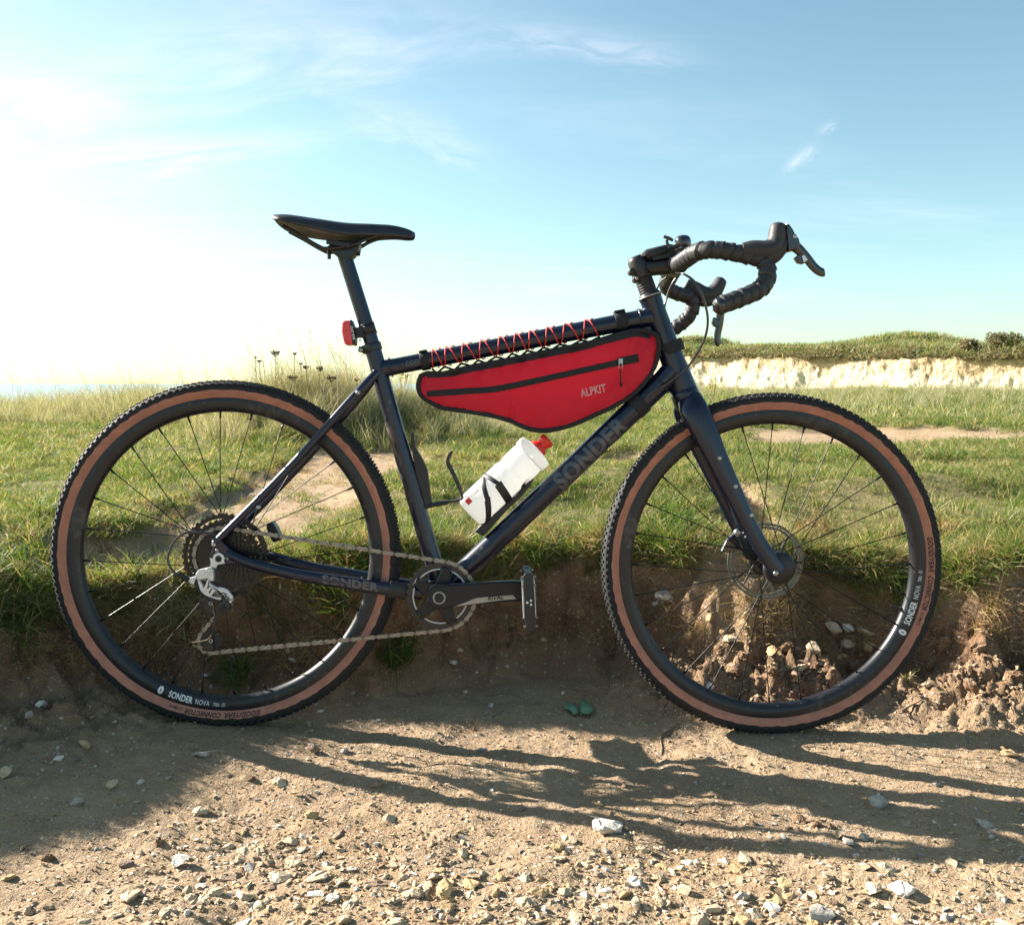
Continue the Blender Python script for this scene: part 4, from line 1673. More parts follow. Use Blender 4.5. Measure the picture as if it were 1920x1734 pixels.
mb.prism([bp(a, b, ARM_O + 0.0006) for a, b in st], (0, 0.0005, 0))
mb.build('crank_label', M_steel, crank)
p0, p1 = bp(914.5, 1125.5, ARM_O + 0.001), bp(945, 1122.5, ARM_O + 0.001)
d = (p1 - p0).normalized()
upv = V3(-d.z, 0, d.x)
v, f = TXT['crank']
mb = MB()
mb.add([p0 + d * x + upv * y + V3(0, -0.0003, 0) for x, y, z in v], f, False)
mb.build('crank_lettering', M_print, crank)
mb = MB()
cc = bp(823.5, 1120.5, ARM_O)
mb.lathe([(0.0095, 0.004), (0.0095, -0.003), (0.0120, -0.003), (0.0128, -0.001), (0.0128, 0.004)], cc, seg=32)
mb.build('axle_ring', M_steel, crank)
mb = MB()
mb.lathe([(0.0, 0.0), (0.0094, -0.0015)], cc + V3(0, -0.0006, 0), seg=28)
mb.build('axle_bore', M_print, crank)
# far crank arm
mb = MB()
fc = V3(CRK.x, 0.062, CRK.z)
fe = fc + V3(-0.172, 0.004, 0.004)
mb.tube([fc + V3(0.016, 0, 0), fc, fc.lerp(fe, .5), fe, fe + V3(-.012, 0, 0)], [0.008] * 5, 14, r2=[.008, .017, .0135, .0125, .008], up=(0, 0, 1))
mb.build('far_crank_arm', M_black, crank)


def pedal(centre, tilt, s):
    """flat platform pedal; s = 1 on the drive side (towards the camera)"""
    p = empty('pedal', bike, centre)
    p.rotation_euler = (0, tilt, 0)
    # platform in local XY, axle along Y
    mb = MB()
    prof = [(-0.054, -0.004), (-0.050, -0.0085), (-0.030, -0.0105), (-0.010, -0.0100), (0.010, -0.0105), (0.030, -0.0105), (0.050, -0.0085), (0.054, -0.004),
            (0.054, 0.004), (0.050, 0.0085), (0.030, 0.0095), (-0.030, 0.0095), (-0.050, 0.0085), (-0.054, 0.004)]
    mb.prism([V3(a, -0.050, b) for a, b in prof], (0, 0.022, 0))
    mb.prism([V3(a, 0.028, b) for a, b in prof], (0, 0.020, 0))
    for x in (-0.047, 0.047):
        mb.box((x, 0, 0), (0.010, 0.060, 0.013))
    mb.box((0, 0, 0), (0.026, 0.060, 0.016))
    mb.build('platform', M_plastic, p, bevel=0.0015)
    for x in (-0.046, -0.030, 0.030, 0.046):
        for y in (-0.042, 0.038):
            for z in (-1, 1):
                mb = MB()
                mb.tube([(x, y, z * 0.008), (x, y, z * 0.0135)], 0.0017, 8)
                mb.build('grip_pin', M_steel, p)
    for z in (1, -1):
        mb = MB()
        mb.box((0.0, -0.008, z * 0.0105), (0.070, 0.030, 0.003))
        mb.build('cage_plate', M_silver, p, bevel=0.001)
    mb = MB()
    mb.tube([(0, -0.052 * s, 0), (0, 0.080 * s, 0)], 0.0075, 16)
    mb.build('axle', M_plastic, p)
    mb = MB()
    for k in range(3):
        a = 2 * PI * k / 3 + 0.5
        loop = [V3(math.cos(a + t) * r, -0.0526 * s, math.sin(a + t) * r) for t, r in ((-.32, .0026), (-.42, .0060), (0, .0066), (.42, .0060), (.32, .0026), (0, .0020))]
        mb.prism(loop, (0, -0.0006 * s, 0))
    mb.build('axle_emblem', M_white, p)
    return p


PC = bp(991, 1120, 0.135)
pedal(PC, R(86), 1)
pedal(V3(fe.x, 0.124, fe.z), R(8), -1)

# cassette
cas = empty('cassette', bike)
TEETH = [42, 36, 32, 28, 25, 22, 19, 17, 15, 13, 11]
SPROCKET_Y = {}
for i, tn in enumerate(TEETH):
    yo = -(0.0185 + 0.0039 * i)
    rp_ = tn * 0.0127 / (2 * PI)
    SPROCKET_Y[tn] = yo
    mb = MB()
    c = V3(RH.x, yo, RH.z)
    inner = max(0.012, rp_ - 0.011)
    o, q = gear_loops(c, tn, rp_, inner)
    mb.ring(o, q, (0, 0.0018, 0))
    if tn > 20:
        for k in range(6):
            a = 2 * PI * k / 6 + 0.3 * i
            e, tt = V3(math.cos(a), 0, math.sin(a)), V3(-math.sin(a), 0, math.cos(a))
            p = c + e * 0.012
            q2 = c + V3(math.cos(a + .3), 0, math.sin(a + .3)) * (inner + 0.001)
            mb.prism([p + tt * .003, q2 + tt * .003, q2 - tt * .003, p - tt * .003], (0, 0.0016, 0))
    mb.build('sprocket', M_cog, cas)
mb = MB()
mb.lathe([(0.0, 0), (0.0165, 0), (0.0165, -0.006), (0.0, -0.006)], V3(RH.x, SPROCKET_Y[11], RH.z), seg=28)
mb.build('lock_ring', M_cog, cas, bevel=0.001)

# rear derailleur
mech = empty('rear_derailleur', bike)


def plate(name, pts, off, th, m, parent=mech, bev=0.0012):
    mb = MB()
    mb.prism([bp(a, b, off) for a, b in pts], (0, th, 0))
    return mb.build(name, m, parent, bevel=bev)


def cq(pts):   # close-up pixels -> photo pixels
    return [(330 + a / 7.227, 1000 + b / 7.227) for a, b in pts]


DO = 0.074


def disc(name, c, ro, ri, m, off, th=0.005, parent=mech):
    mb = MB()
    mb.lathe([(ri, th), (ri, 0), (ro, 0), (ro, th)], bp(*c, off), seg=28, closed=True)
    return mb.build(name, m, parent, bevel=0.0008)


hg = [(575 + 78 * math.cos(t), 345 + 80 * math.sin(t)) for t in np.linspace(R(60), R(-195), 18)]
plate('hanger', cq(hg + [(455, 330), (470, 400), (462, 440), (540, 470), (555, 425), (600, 415), (660, 405), (650, 380)]), DO, 0.006, M_silver)
disc('axle_end', cq([(575, 345)])[0], 0.0066, 0.0, M_print, DO + 0.0004, 0.002)
for c in ((555, 230), (690, 338), (508, 148)):
    disc('hanger_bolt', cq([c])[0], 0.0031 if c[0] != 508 else 0.0042, 0.0012 if c[0] != 508 else 0.0, M_bolt, 0.069, 0.003)
disc('pivot_ring', cq([(445, 515)])[0], 0.0076, 0.0046, M_silver, DO + 0.006, 0.012)
disc('pivot_bolt', cq([(445, 515)])[0], 0.0046, 0.0, M_steel, DO + 0.0035, 0.010)
plate('upper_knuckle', cq([(400, 470), (300, 495), (258, 560), (285, 640), (312, 630), (430, 612), (437, 640), (500, 652), (505, 560), (480, 470)]), DO + 0.004, 0.012, M_silver, bev=0.002)
plate('body_link', cq([(285, 640), (312, 630), (372, 748), (395, 700), (430, 612), (445, 640), (410, 770), (350, 806), (322, 760)]), DO + 0.003, 0.010, M_silver, bev=0.0015)
plate('outer_link', cq([(440, 660), (480, 690), (560, 735), (640, 745), (700, 770), (765, 850), (770, 900), (735, 955), (690, 905), (600, 800), (520, 740), (450, 720)]), DO + 0.006, 0.008, M_silver, bev=0.002)
plate('inner_link', cq([(345, 800), (410, 700), (450, 690), (500, 735), (540, 770), (470, 850), (610, 890), (600, 905), (500, 880), (400, 840)]), DO + 0.001, 0.008, M_silver, bev=0.001)
plate('barrel', cq([(145, 640), (180, 605), (270, 578), (275, 605), (240, 650), (228, 700), (180, 675)]), DO + 0.006, 0.010, M_silver, bev=0.003)
mb = MB()
mb.tube([bp(*cq([(40, 545)])[0], 0.079), bp(*cq([(170, 640)])[0], 0.078)], [0.0045, 0.0060], 12)
mb.build('cable_boot', M_plastic, mech)
plate('limit_screw_slot', cq([(415, 735), (450, 700), (462, 712), (428, 750)]), DO + 0.0016, 0.001, M_print, bev=0)
plate('limit_screw_slot', cq([(440, 800), (480, 740), (492, 750), (455, 815)]), DO + 0.0016, 0.001, M_print, bev=0)
plate('lower_knuckle', cq([(225, 720), (340, 790), (470, 850), (600, 890), (600, 960), (470, 930), (340, 830)]), DO - 0.004, 0.012, M_plastic, bev=0.002)
v, f = TXT['mech']
p0, p1 = bp(*cq([(612, 812)])[0], DO + 0.0072), bp(*cq([(715, 925)])[0], DO + 0.0072)
d = (p1 - p0).normalized()
upv = V3(-d.z, 0, d.x)
mb = MB()
mb.add([p0 + d * x + upv * y for x, y, z in v], f, False)
mb.build('mech_lettering', M_print, mech)
disc('cage_pivot', cq([(650, 988)])[0], 0.0110, 0.0, M_black, DO - 0.002, 0.012)
disc('cage_pivot_bolt', cq([(650, 988)])[0], 0.0045, 0.002, M_cog, DO - 0.0008, 0.004)
U_P = bp(*cq([(468, 950)])[0], CH_OFF)
L_P = bp(*cq([(468, 1458)])[0], CH_OFF)
plate('cage', cq([(345, 900), (420, 870), (600, 920), (720, 960), (735, 1000), (650, 1060), (545, 1200), (500, 1330), (490, 1440), (510, 1590), (360, 1590), (330, 1560), (400, 1480), (470, 1400), (500, 1200), (520, 1100), (400, 1060)]), CH_OFF + 0.008, 0.002, M_black, bev=0.0006)
plate('cage', cq([(360, 920), (420, 880), (600, 930), (700, 980), (640, 1060), (545, 1200), (500, 1330), (490, 1440), (520, 1590), (360, 1600), (220, 1490), (260, 1440), (420, 1420), (470, 1300), (500, 1200), (520, 1100), (400, 1060)]), CH_OFF - 0.006, 0.002, M_black, bev=0.0006)
for c in ((468, 950), (468, 1458)):
    disc('pulley_bolt', cq([c])[0], 0.0042, 0.0020, M_bolt, CH_OFF + 0.010, 0.003)
for P_ in (U_P, L_P):
    mb = MB()
    o, q = gear_loops(P_ + V3(0, -0.001, 0), 12, 0.0235, 0.004)
    mb.ring(o, q, (0, 0.002, 0))
    mb.build('pulley', M_plastic, mech)
for pts in ([(490, 900), (505, 960), (505, 1040), (525, 1115)], [(212, 1475), (330, 1465), (430, 1440), (480, 1380)], [(220, 1510), (355, 1568)]):
    mb = MB()
    mb.tube([bp(*q_, CH_OFF + 0.0115) for q_ in cq(pts)], 0.0013, 6)
    mb.build('dry_grass_stem', M_stalk, mech)

# chain: belt round chainring, lower pulley, upper pulley and the 28-tooth sprocket
SPR = 28


def belt(circles):
    """circles: (x, z, r, s) in travel order, s=+1 clockwise"""
    n = len(circles)
    tan = []
    for i in range(n):
        x1, z1, r1, s1 = circles[i]
        x2, z2, r2, s2 = circles[(i + 1) % n]
        dx, dz = x2 - x1, z2 - z1
        L = math.hypot(dx, dz)
        al = math.atan2(dz, dx) - math.asin((s1 * r1 - s2 * r2) / L)
        nx, nz = -math.sin(al), math.cos(al)
        tan.append(((x1 + s1 * r1 * nx, z1 + s1 * r1 * nz), (x2 + s2 * r2 * nx, z2 + s2 * r2 * nz)))
    pts = []
    for i in range(n):
        a, b = tan[i]
        for k in range(24):
            t = k / 24
            pts.append((a[0] + (b[0] - a[0]) * t, a[1] + (b[1] - a[1]) * t))
        x, z, r, s = circles[(i + 1) % n]
        c = tan[(i + 1) % n][0]
        a0, a1 = math.atan2(b[1] - z, b[0] - x), math.atan2(c[1] - z, c[0] - x)
        if s > 0:
            while a1 > a0:
                a1 -= 2 * PI
        else:
            while a1 < a0:
                a1 += 2 * PI
        m = max(2, int(abs(a1 - a0) / 0.12))
        for k in range(m):
            a_ = a0 + (a1 - a0) * k / m
            pts.append((x + r * math.cos(a_), z + r * math.sin(a_)))
    return pts


circ = [(CC.x, CC.z, CR_R, 1), (L_P.x, L_P.z, 0.0235, 1), (U_P.x, U_P.z, 0.0235, -1), (RH.x, RH.z, SPR * 0.0127 / (2 * PI), 1)]
bpts = belt(circ)
bpts.append(bpts[0])
SL = [0.0]
for a, b in zip(bpts[:-1], bpts[1:]):
    SL.append(SL[-1] + math.hypot(b[0] - a[0], b[1] - a[1]))
n_links = int(round(SL[-1] / 0.0127 / 2)) * 2
pit = SL[-1] / n_links


def belt_at(s):
    s %= SL[-1]
    j = min(len(SL) - 2, max(0, int(np.searchsorted(SL, s)) - 1))
    t = (s - SL[j]) / max(1e-9, SL[j + 1] - SL[j])
    return V3(bpts[j][0] * (1 - t) + bpts[j + 1][0] * t, 0, bpts[j][1] * (1 - t) + bpts[j + 1][1] * t)


def link_mesh(outer):
    mb = MB()
    out = []
    h = 0.0127 / 2
    for k in range(9):
        t = R(-118) + R(236) * k / 8
        out.append((h + 0.0042 * math.cos(t), 0.0042 * math.sin(t)))
    out.append((0, 0.0027))
    for k in range(9):
        t = R(180 - 118) + R(236) * k / 8
        out.append((-h + 0.0042 * math.cos(t), 0.0042 * math.sin(t)))
    out.append((0, -0.0027))
    o = 0.0031 if outer else 0.0020
    for s in (-1, 1):
        mb.prism([V3(x, s * o - 0.0005, z) for x, z in out], (0, 0.0010, 0))
    for s in (-1, 1):
        mb.lathe([(0, -0.0039 if outer else -0.002), (0.0021, -0.0039 if outer else -0.002), (0.0021, 0.0039 if outer else 0.002), (0, 0.0039 if outer else 0.002)], V3(s * h, 0, 0), seg=8)
    return mb.mesh('chain_link', M_chain if outer else M_chain_dark)


lm = [link_mesh(False), link_mesh(True)]
chain = empty('chain', bike)
for i in range(n_links):
    a, b = belt_at(i * pit), belt_at((i + 1) * pit)
    m_ = (a + b) / 2
    # the chain line slants from chainring to sprocket
    fr = min(1, max(0, (m_.x - RH.x) / (CC.x - RH.x)))
    y = SPROCKET_Y[SPR] * (1 - fr) + CC.y * fr
    if m_.z < RH.z - 0.07:
        y = -CH_OFF
    inst('chain_link', lm[i % 2], chain, (m_.x, y, m_.z), (0, -math.atan2(b.z - a.z, b.x - a.x), 0))

# rear brake caliper tucked between the stays
mb = MB()
kp = [(498, 982), (510, 978), (518, 990), (528, 1012), (512, 1018), (502, 1002)]
mb.prism([bp(a, b, -0.052) for a, b in kp], (0, 0.03, 0))
mb.build('rear_brake', M_black, bike, bevel=0.003)

# ---- bottle cages
def oriented(c, d):
    """columns: along d, towards camera, perpendicular up"""
    d = d.normalized()
    n = V3(0, -1, 0)
    q = d.cross(n).normalized()
    return d, n, q


cage1 = empty('bottle_cage', bike)
cage1['label'] = 'black bottle cage on the down tube holding the bottle'
dd = (DT_T - BB).normalized()
qd = V3(-dd.z, 0, dd.x)        # away from the tube, upwards-left
mb = MB()
base = [bp(899, 990), bp(985, 908)]
pA = base[0] + qd * 0.002
pB = base[1] + qd * 0.002
mb.tube([pA, pB], 0.012, 10, r2=0.0028, up=tuple(qd))
mb.tube([bp(904, 984), bp(928, 960), bp(935, 966), bp(952, 944), bp(968, 934), bp(1000, 898)], 0.0022, 8)
mb.build('cage_spine', M_plastic, cage1, bevel=0.0005)
plate('cage_base', [(890, 996), (902, 985), (926, 960), (945, 946), (968, 930), (990, 902), (999, 899), (994, 912), (975, 934), (950, 957), (928, 982), (906, 1006)], 0.012, 0.024, M_plastic, cage1, 0.002)
BOT0, BOT1 = bp(882, 961), bp(1011, 839)
bd = (BOT1 - BOT0).normalized()
bq = V3(-bd.z, 0, bd.x)
BR = 0.0365


def strap(name, t0, t1, r, th, w, a0, a1, parent, m):
    """band hugging the bottle from angle a0 to a1 (0 = away from tube, 90 = towards camera)"""
    mb = MB()
    rows = []
    n = 20
    for i in range(n + 1):
        a = a0 + (a1 - a0) * i / n
        t = t0 + (t1 - t0) * i / n
        e = bq * math.cos(a) + V3(0, -1, 0) * math.sin(a)
        c = BOT0 + bd * t
        rows.append([c + e * r - bd * (w / 2), c + e * (r + th) - bd * (w / 2), c + e * (r + th) + bd * (w / 2), c + e * r + bd * (w / 2)])
    mb.loft(rows)
    return mb.build(name, m, parent, bevel=0.0008)


for s in (1, -1):
    strap('cage_arm', 0.005, 0.046, BR, 0.0030, 0.015, s * R(176), s * R(92), cage1, M_plastic)
    strap('cage_arm', 0.046, 0.070, BR, 0.0030, 0.011, s * R(92), s * R(18), cage1, M_plastic)
    strap('cage_arm', 0.072, 0.082, BR, 0.0030, 0.017, s * R(170), s * R(80), cage1, M_plastic)
    strap('cage_arm', 0.082, 0.072, BR, 0.0030, 0.009, s * R(80), s * R(10), cage1, M_plastic)
mb = MB()
mb.tube(spline([bp(978, 914, .016), bp(985, 902, .018), bp(986, 894, .018), bp(982, 900, .014), bp(976, 922, .010)], 6), 0.0018, 8)
mb.build('cage_wire', M_plastic, cage1)

cage2 = empty('bottle_cage', bike)
cage2['label'] = 'empty black bottle cage on the seat tube'
plate('cage_spine', [(772, 806), (776, 812), (779, 838), (793, 862), (801, 880), (807, 925), (811, 950), (796, 952), (790, 925), (778, 885), (772, 840), (770, 818)], 0.008, 0.016, M_plastic, cage2, 0.002)
mb = MB()
mb.tube([bp(797, 950, .0), bp(812, 946, .0), bp(840, 941, .0)], [.010, .011, .009], 10, r2=0.005, up=(0, 0, 1))
mb.build('cage_foot', M_plastic, cage2)
mb = MB()
mb.tube(spline([bp(830, 943, .004), bp(855, 938, .012), bp(866, 933, .016), bp(864, 922, .018), bp(851, 893, .026), bp(839, 869, .030), bp(840, 860, .030), bp(845, 847, .028)], 7), 0.0026, 10)
mb.build('cage_wire', M_plastic, cage2)
mb = MB()
k = [(830, 943, .004), (855, 938, .012), (866, 933, .016), (864, 922, .018), (851, 893, .026), (839, 869, .030), (840, 860, .030), (845, 847, .028)]
mb.tube(spline([V3(bp(a, b, c).x, c, bp(a, b, c).z) for a, b, c in k], 7), 0.0026, 10)
mb.build('cage_wire', M_plastic, cage2)

# ------------------------------------------------------------------ things carried by the bicycle
def carried(name, label, cat, local):
    """top-level Empty with the bicycle's axes, origin at a bicycle-local point"""
    o = empty(name)
    o.matrix_world = BM @ Matrix.Translation(local)
    tag(o, label, cat)
    return o


class Local:
    """builds in bicycle coordinates, stores relative to a carried thing"""
    def __init__(s, o, loc):
        s.o, s.l = o, Vector(loc)

    def build(s, mb, name, m, parent=None, bevel=0.0, sub=0):
        mb.v = [(a - s.l.x, b - s.l.y, c - s.l.z) for a, b, c in mb.v]
        return mb.build(name, m, parent or s.o, bevel, sub)


# bottle
bo = carried('water_bottle', 'translucent white drinks bottle with red cap in the down tube cage', 'bottle', BOT0)
LB = Local(bo, BOT0)
mb = MB()
mb.lathe([(0.0, -0.002), (0.028, -0.002), (0.0335, 0.002), (0.0362, 0.009), (0.0365, 0.030), (0.0358, 0.033), (0.0365, 0.036), (0.0365, 0.094), (0.0358, 0.097), (0.0365, 0.100), (0.0362, 0.108), (0.0340, 0.113), (0.0340, 0.118), (0.0362, 0.123), (0.0365, 0.130), (0.0365, 0.156), (0.0350, 0.164)], BOT0, bd, seg=48)
LB.build(mb, 'bottle_body', M_bottle)
mb = MB()
mb.lathe([(0.0366, 0.162), (0.0385, 0.163), (0.0388, 0.178), (0.0370, 0.183), (0.026, 0.186), (0.015, 0.188), (0, 0.188)], BOT0, bd, seg=48)
LB.build(mb, 'lid', M_bottle, bevel=0.001)
mb = MB()
mb.lathe([(0.0180, 0.184), (0.0180, 0.193), (0.0150, 0.196), (0.0128, 0.197), (0.0128, 0.204), (0.0155, 0.2055), (0.0155, 0.214), (0.0130, 0.217), (0.0, 0.217)], BOT0, bd, seg=28)
LB.build(mb, 'red_nozzle', M_redcap)


def bottle_patch(name, t0, t1, a0, a1, m):
    mb = MB()
    rows = []
    for i in range(9):
        a = a0 + (a1 - a0) * i / 8
        e = bq * math.cos(a) + V3(0, -1, 0) * math.sin(a)
        rows.append((BOT0 + bd * t0 + e * (BR + 0.0006), BOT0 + bd * t1 + e * (BR + 0.0006)))
    vs = [p for r_ in rows for p in r_]
    mb.add(vs, [(2 * i, 2 * i + 1, 2 * i + 3, 2 * i + 2) for i in range(8)], True)
    return LB.build(mb, name, m)


bottle_patch('red_emblem', 0.010, 0.021, R(44), R(66), M_redcap)
for k, (t0, t1, a) in enumerate(((0.026, 0.058, 45), (0.030, 0.046, 51), (0.064, 0.078, 42), (0.082, 0.092, 42), (0.094, 0.099, 40))):
    bottle_patch('print_mark', t0, t1, R(a), R(a + 2.2), M_print)

# tail light
TLc = bp(652, 624, 0.0)
tl = carried('tail_light', 'red bicycle tail light clamped on the seat post', 'light', TLc)
LT = Local(tl, TLc)
mb = MB()
rot = Matrix.Rotation(R(0), 3, 'Y')
lens = [(641, 603), (646, 601), (657, 600), (664, 646), (647, 647), (643, 636), (640, 620)]
mb.prism([bp(a, b, 0.017) for a, b in lens], (0, 0.034, 0))
LT.build(mb, 'red_lens', M_redlens, bevel=0.004)
mb = MB()
bodyp = [(655.5, 599.5), (659, 599), (663, 612), (666, 630), (666, 645), (661, 647)]
mb.prism([bp(a, b, 0.018) for a, b in bodyp], (0, 0.036, 0))
LT.build(mb, 'light_body', M_plastic, bevel=0.002)
for k in range(4):
    mb = MB()
    c = bp(648 + 1.6 * k, 609 + 10.5 * k, 0.0172)
    mb.lathe([(0, -0.0004), (0.0034, 0.0006), (0.0036, 0.003), (0, 0.003)], c, seg=14)
    LT.build(mb, 'reflector_cell', M_redlens)
mb = MB()
mb.box(bp(672, 624, 0), (0.014, 0.016, 0.020))
mb.box(bp(681, 622, 0), (0.012, 0.024, 0.024))
mb.tube([bp(675, 636, 0.004), bp(675, 641, 0.004)], 0.0013, 8)
LT.build(mb, 'bracket', M_plastic, bevel=0.0015)
mb = MB()
for k in (-0.010, 0.010):
    mb.lathe([(0.0150, -0.0012), (0.0164, -0.0010), (0.0164, 0.0010), (0.0150, 0.0012)], bp(690, 618) + pd * k, pd, seg=28)
mb.lathe([(0.0150, -0.009), (0.0158, -0.009), (0.0158, 0.009), (0.0150, 0.009)], bp(690, 618), pd, seg=28)
LT.build(mb, 'strap', M_plastic)
v, f = TXT['light']
p0, p1 = bp(657.5, 612, 0.0186), bp(662.5, 637, 0.0186)
d = (p1 - p0).normalized()
upv = V3(-d.z, 0, d.x)
mb = MB()
mb.add([p0 + d * x * 0.86 + upv * (y - 0.001) * 0.7 for x, y, z in v], f, False)
LT.build(mb, 'light_lettering', M_white)

# bell
BLc = bp(1281, 472, 0.03)
bell = carried('bell', 'small dark dome bell clamped on the handlebar beside the stem', 'bell', BLc)
LBl = Local(bell, BLc)
ax = V3(-0.10, 0.0, 1).normalized()
c = bp(1281, 463, 0.045)
mb = MB()
mb.lathe([(0.0155, 0.000), (0.0160, 0.001), (0.0162, 0.010), (0.0150, 0.016), (0.0115, 0.0202), (0.006, 0.0222), (0, 0.0228)], c, ax, seg=32)
LBl.build(mb, 'dome', M_gloss)
mb = MB()
mb.lathe([(0.0, -0.009), (0.014, -0.009), (0.0162, -0.006), (0.0162, -0.0012), (0.0, -0.0012)], c, ax, seg=32)
LBl.build(mb, 'base', M_plastic)
mb = MB()
mb.tube([bp(1281, 470, 0.045), bp(1279, 490, 0.040)], [0.010, 0.012], 14)
LBl.build(mb, 'clamp', M_plastic)
mb = MB()
mb.tube([bp(1266, 463, 0.045), bp(1252, 460, 0.045), bp(1250, 450, 0.045)], [0.0035, 0.0035, 0.003], 10)
mb.tube([bp(1244.5, 443.5, 0.045), bp(1254, 447, 0.045), bp(1262, 451, 0.045)], [0.0050, 0.0058, 0.0040], 12, r2=[0.0028, 0.0034, 0.0026], up=(0, 0, 1))
LBl.build(mb, 'striker', M_gloss)

# stem-top bracket
MTc = bp(1228, 475, 0.0)
mt = carried('light_mount', 'black cylindrical accessory mount strapped on top of the stem', 'mount', MTc)
LM = Local(mt, MTc)
mb = MB()
mb.tube([bp(1210, 479, 0.012), bp(1214, 477.5, 0.012), bp(1248, 469, 0.012), bp(1252, 468, 0.012)], [0.0085, 0.0105, 0.0105, 0.009], 18)
LM.build(mb, 'mount_barrel', M_plastic)
mb = MB()
mb.tube([bp(1208, 476, 0.012), bp(1204, 478, 0.012)], [0.0052, 0.0045], 12)
LM.build(mb, 'end_bolt', M_bolt)
mb = MB()
mb.box(bp(1238, 482, 0.008), (0.036, 0.020, 0.012), Matrix.Rotation(R(-10), 3, 'Y'))
mb.box(bp(1258, 474, 0.010), (0.020, 0.018, 0.020), Matrix.Rotation(R(-10), 3, 'Y'))
LM.build(mb, 'bracket', M_plastic, bevel=0.002)

# frame bag
BGc = bp(1010, 700)
bag = carried('frame_bag', 'red fabric frame bag with black piping laced under the top tube', 'bag', BGc)
LG = Local(bag, BGc)


def c5(pts):
    return [(760 + a / 3.77, 580 + b / 3.77) for a, b in pts]


OUT = c5([(110, 470), (160, 452), (250, 455), (380, 425), (500, 398), (640, 372), (780, 345), (900, 318), (1000, 298), (1130, 272), (1250, 248), (1350, 222), (1450, 192), (1540, 168), (1620, 152), (1700, 156), (1765, 185), (1785, 240), (1780, 320), (1755, 410), (1700, 500), (1630, 580),
          (1540, 650), (1420, 712), (1300, 768), (1200, 812), (1100, 842), (1020, 858), (950, 861), (870, 848), (800, 820), (740, 792), (630, 760), (500, 735), (390, 718), (300, 706), (240, 692), (180, 662), (125, 625), (96, 580), (92, 525)])
out3 = [bp(a, b, 0.0) for a, b in OUT]
out3 = [Vector(p) for p in spline(out3 + [out3[0]], 4)[:-1]]
NO = len(out3)
mA, mB_ = bp(*c5([(330, 600)])[0]), bp(*c5([(1540, 430)])[0])
mC = bp(*c5([(980, 600)])[0])


def medial(p):
    best, bq_ = 1e9, None
    for a, b in ((mA, mB_),):
        t = max(0, min(1, (p - a).dot(b - a) / (b - a).length_squared))
        q_ = a.lerp(b, t)
        if (q_ - p).length < best:
            best, bq_ = (q_ - p).length, q_
    return bq_


TH = 0.027
_tx = sorted((p.x, p.z) for p in out3 if p.z > medial(p).z)


def zt_(x):
    return float(np.interp(x, [a for a, _ in _tx], [b for _, b in _tx]))



def bag_panel(s):
    mb = MB()
    K = 18
    vs = []
    for k in range(K + 1):
        t = k / K
        for i, p in enumerate(out3):
            m_ = medial(p)
            q_ = p.lerp(m_, t)
            bulge = TH * (0.72 + 0.42 * (1 - (1 - t) ** 2.2))
            fold = 0.0065 * math.sin(q_.x * 62 + 9 * math.sin(q_.x * 11)) * math.exp(-((q_.z - zt_(q_.x)) / 0.035) ** 2)
            puck = 0.0026 * math.sin(i * 1.9 + math.sin(i * 0.37) * 3) * (1 - t) ** 2 * min(1, t * 6)
            wr = fold + puck + 0.0022 * math.sin(q_.x * 90 + q_.z * 40) * math.sin(q_.x * 31 - q_.z * 120) * (1 - t * 0.5)
            vs.append(V3(q_.x, -s * (bulge + wr), q_.z))
    fs = []
    for k in range(K):
        for i in range(NO):
            j = (i + 1) % NO
            fs.append((k * NO + i, k * NO + j, (k + 1) * NO + j, (k + 1) * NO + i))
    mb.add(vs, fs, True)
    return mb


mbp = bag_panel(1)
bag_bvh = BVHTree.FromPolygons([Vector(p) for p in mbp.v], mbp.f)
LG.build(mbp, 'side_panel', M_fabric)
LG.build(bag_panel(-1), 'side_panel', M_fabric)
mb = MB()
vs = []
for s in (-1, -0.5, 0, 0.5, 1):
    for p in out3:
        m_ = medial(p)
        e = (p - m_).normalized()
        vs.append(V3(p.x, s * TH * 0.72, p.z) + e * (0.004 * (1 - s * s)))
fs = []
for k in range(4):
    for i in range(NO):
        j = (i + 1) % NO
        fs.append((k * NO + i, k * NO + j, (k + 1) * NO + j, (k + 1) * NO + i))
mb.add(vs, fs, True)
LG.build(mb, 'gusset_panel', M_web)
for s in (1, -1):
    mb = MB()
    mb.tube([V3(p.x, -s * TH * 0.74, p.z) + (medial(p) - p).normalized() * 0.0015 for p in out3], 0.0048, 10, close=True)
    LG.build(mb, 'piping', M_web)


def drape(p, eps=0.0008):
    h = bag_bvh.ray_cast(V3(p.x, -0.5, p.z), V3(0, 1, 0))
    y = h[0].y if h[0] is not None else p.y
    return V3(p.x, y - eps, p.z)


def ribbon(pts, w, eps=0.001):
    """flat band lying on the bag panel"""
    P_ = [drape(Vector(p), eps) for p in spline(pts, 10)]
    vs = []
    for i, p in enumerate(P_):
        d = (P_[min(i + 1, len(P_) - 1)] - P_[max(i - 1, 0)]).normalized()
        n = V3(-d.z, 0, d.x)
        for k in (-1, -0.4, 0.4, 1):
            q_ = drape(p + n * (w / 2 * k), eps + (0.0012 if abs(k) < 0.5 else 0))
            vs.append(q_)
    mb = MB()
    fs = [(4 * i + k, 4 * i + k + 1, 4 * i + k + 5, 4 * i + k + 4) for i in range(len(P_) - 1) for k in range(3)]
    mb.add(vs, fs, True)
    return mb


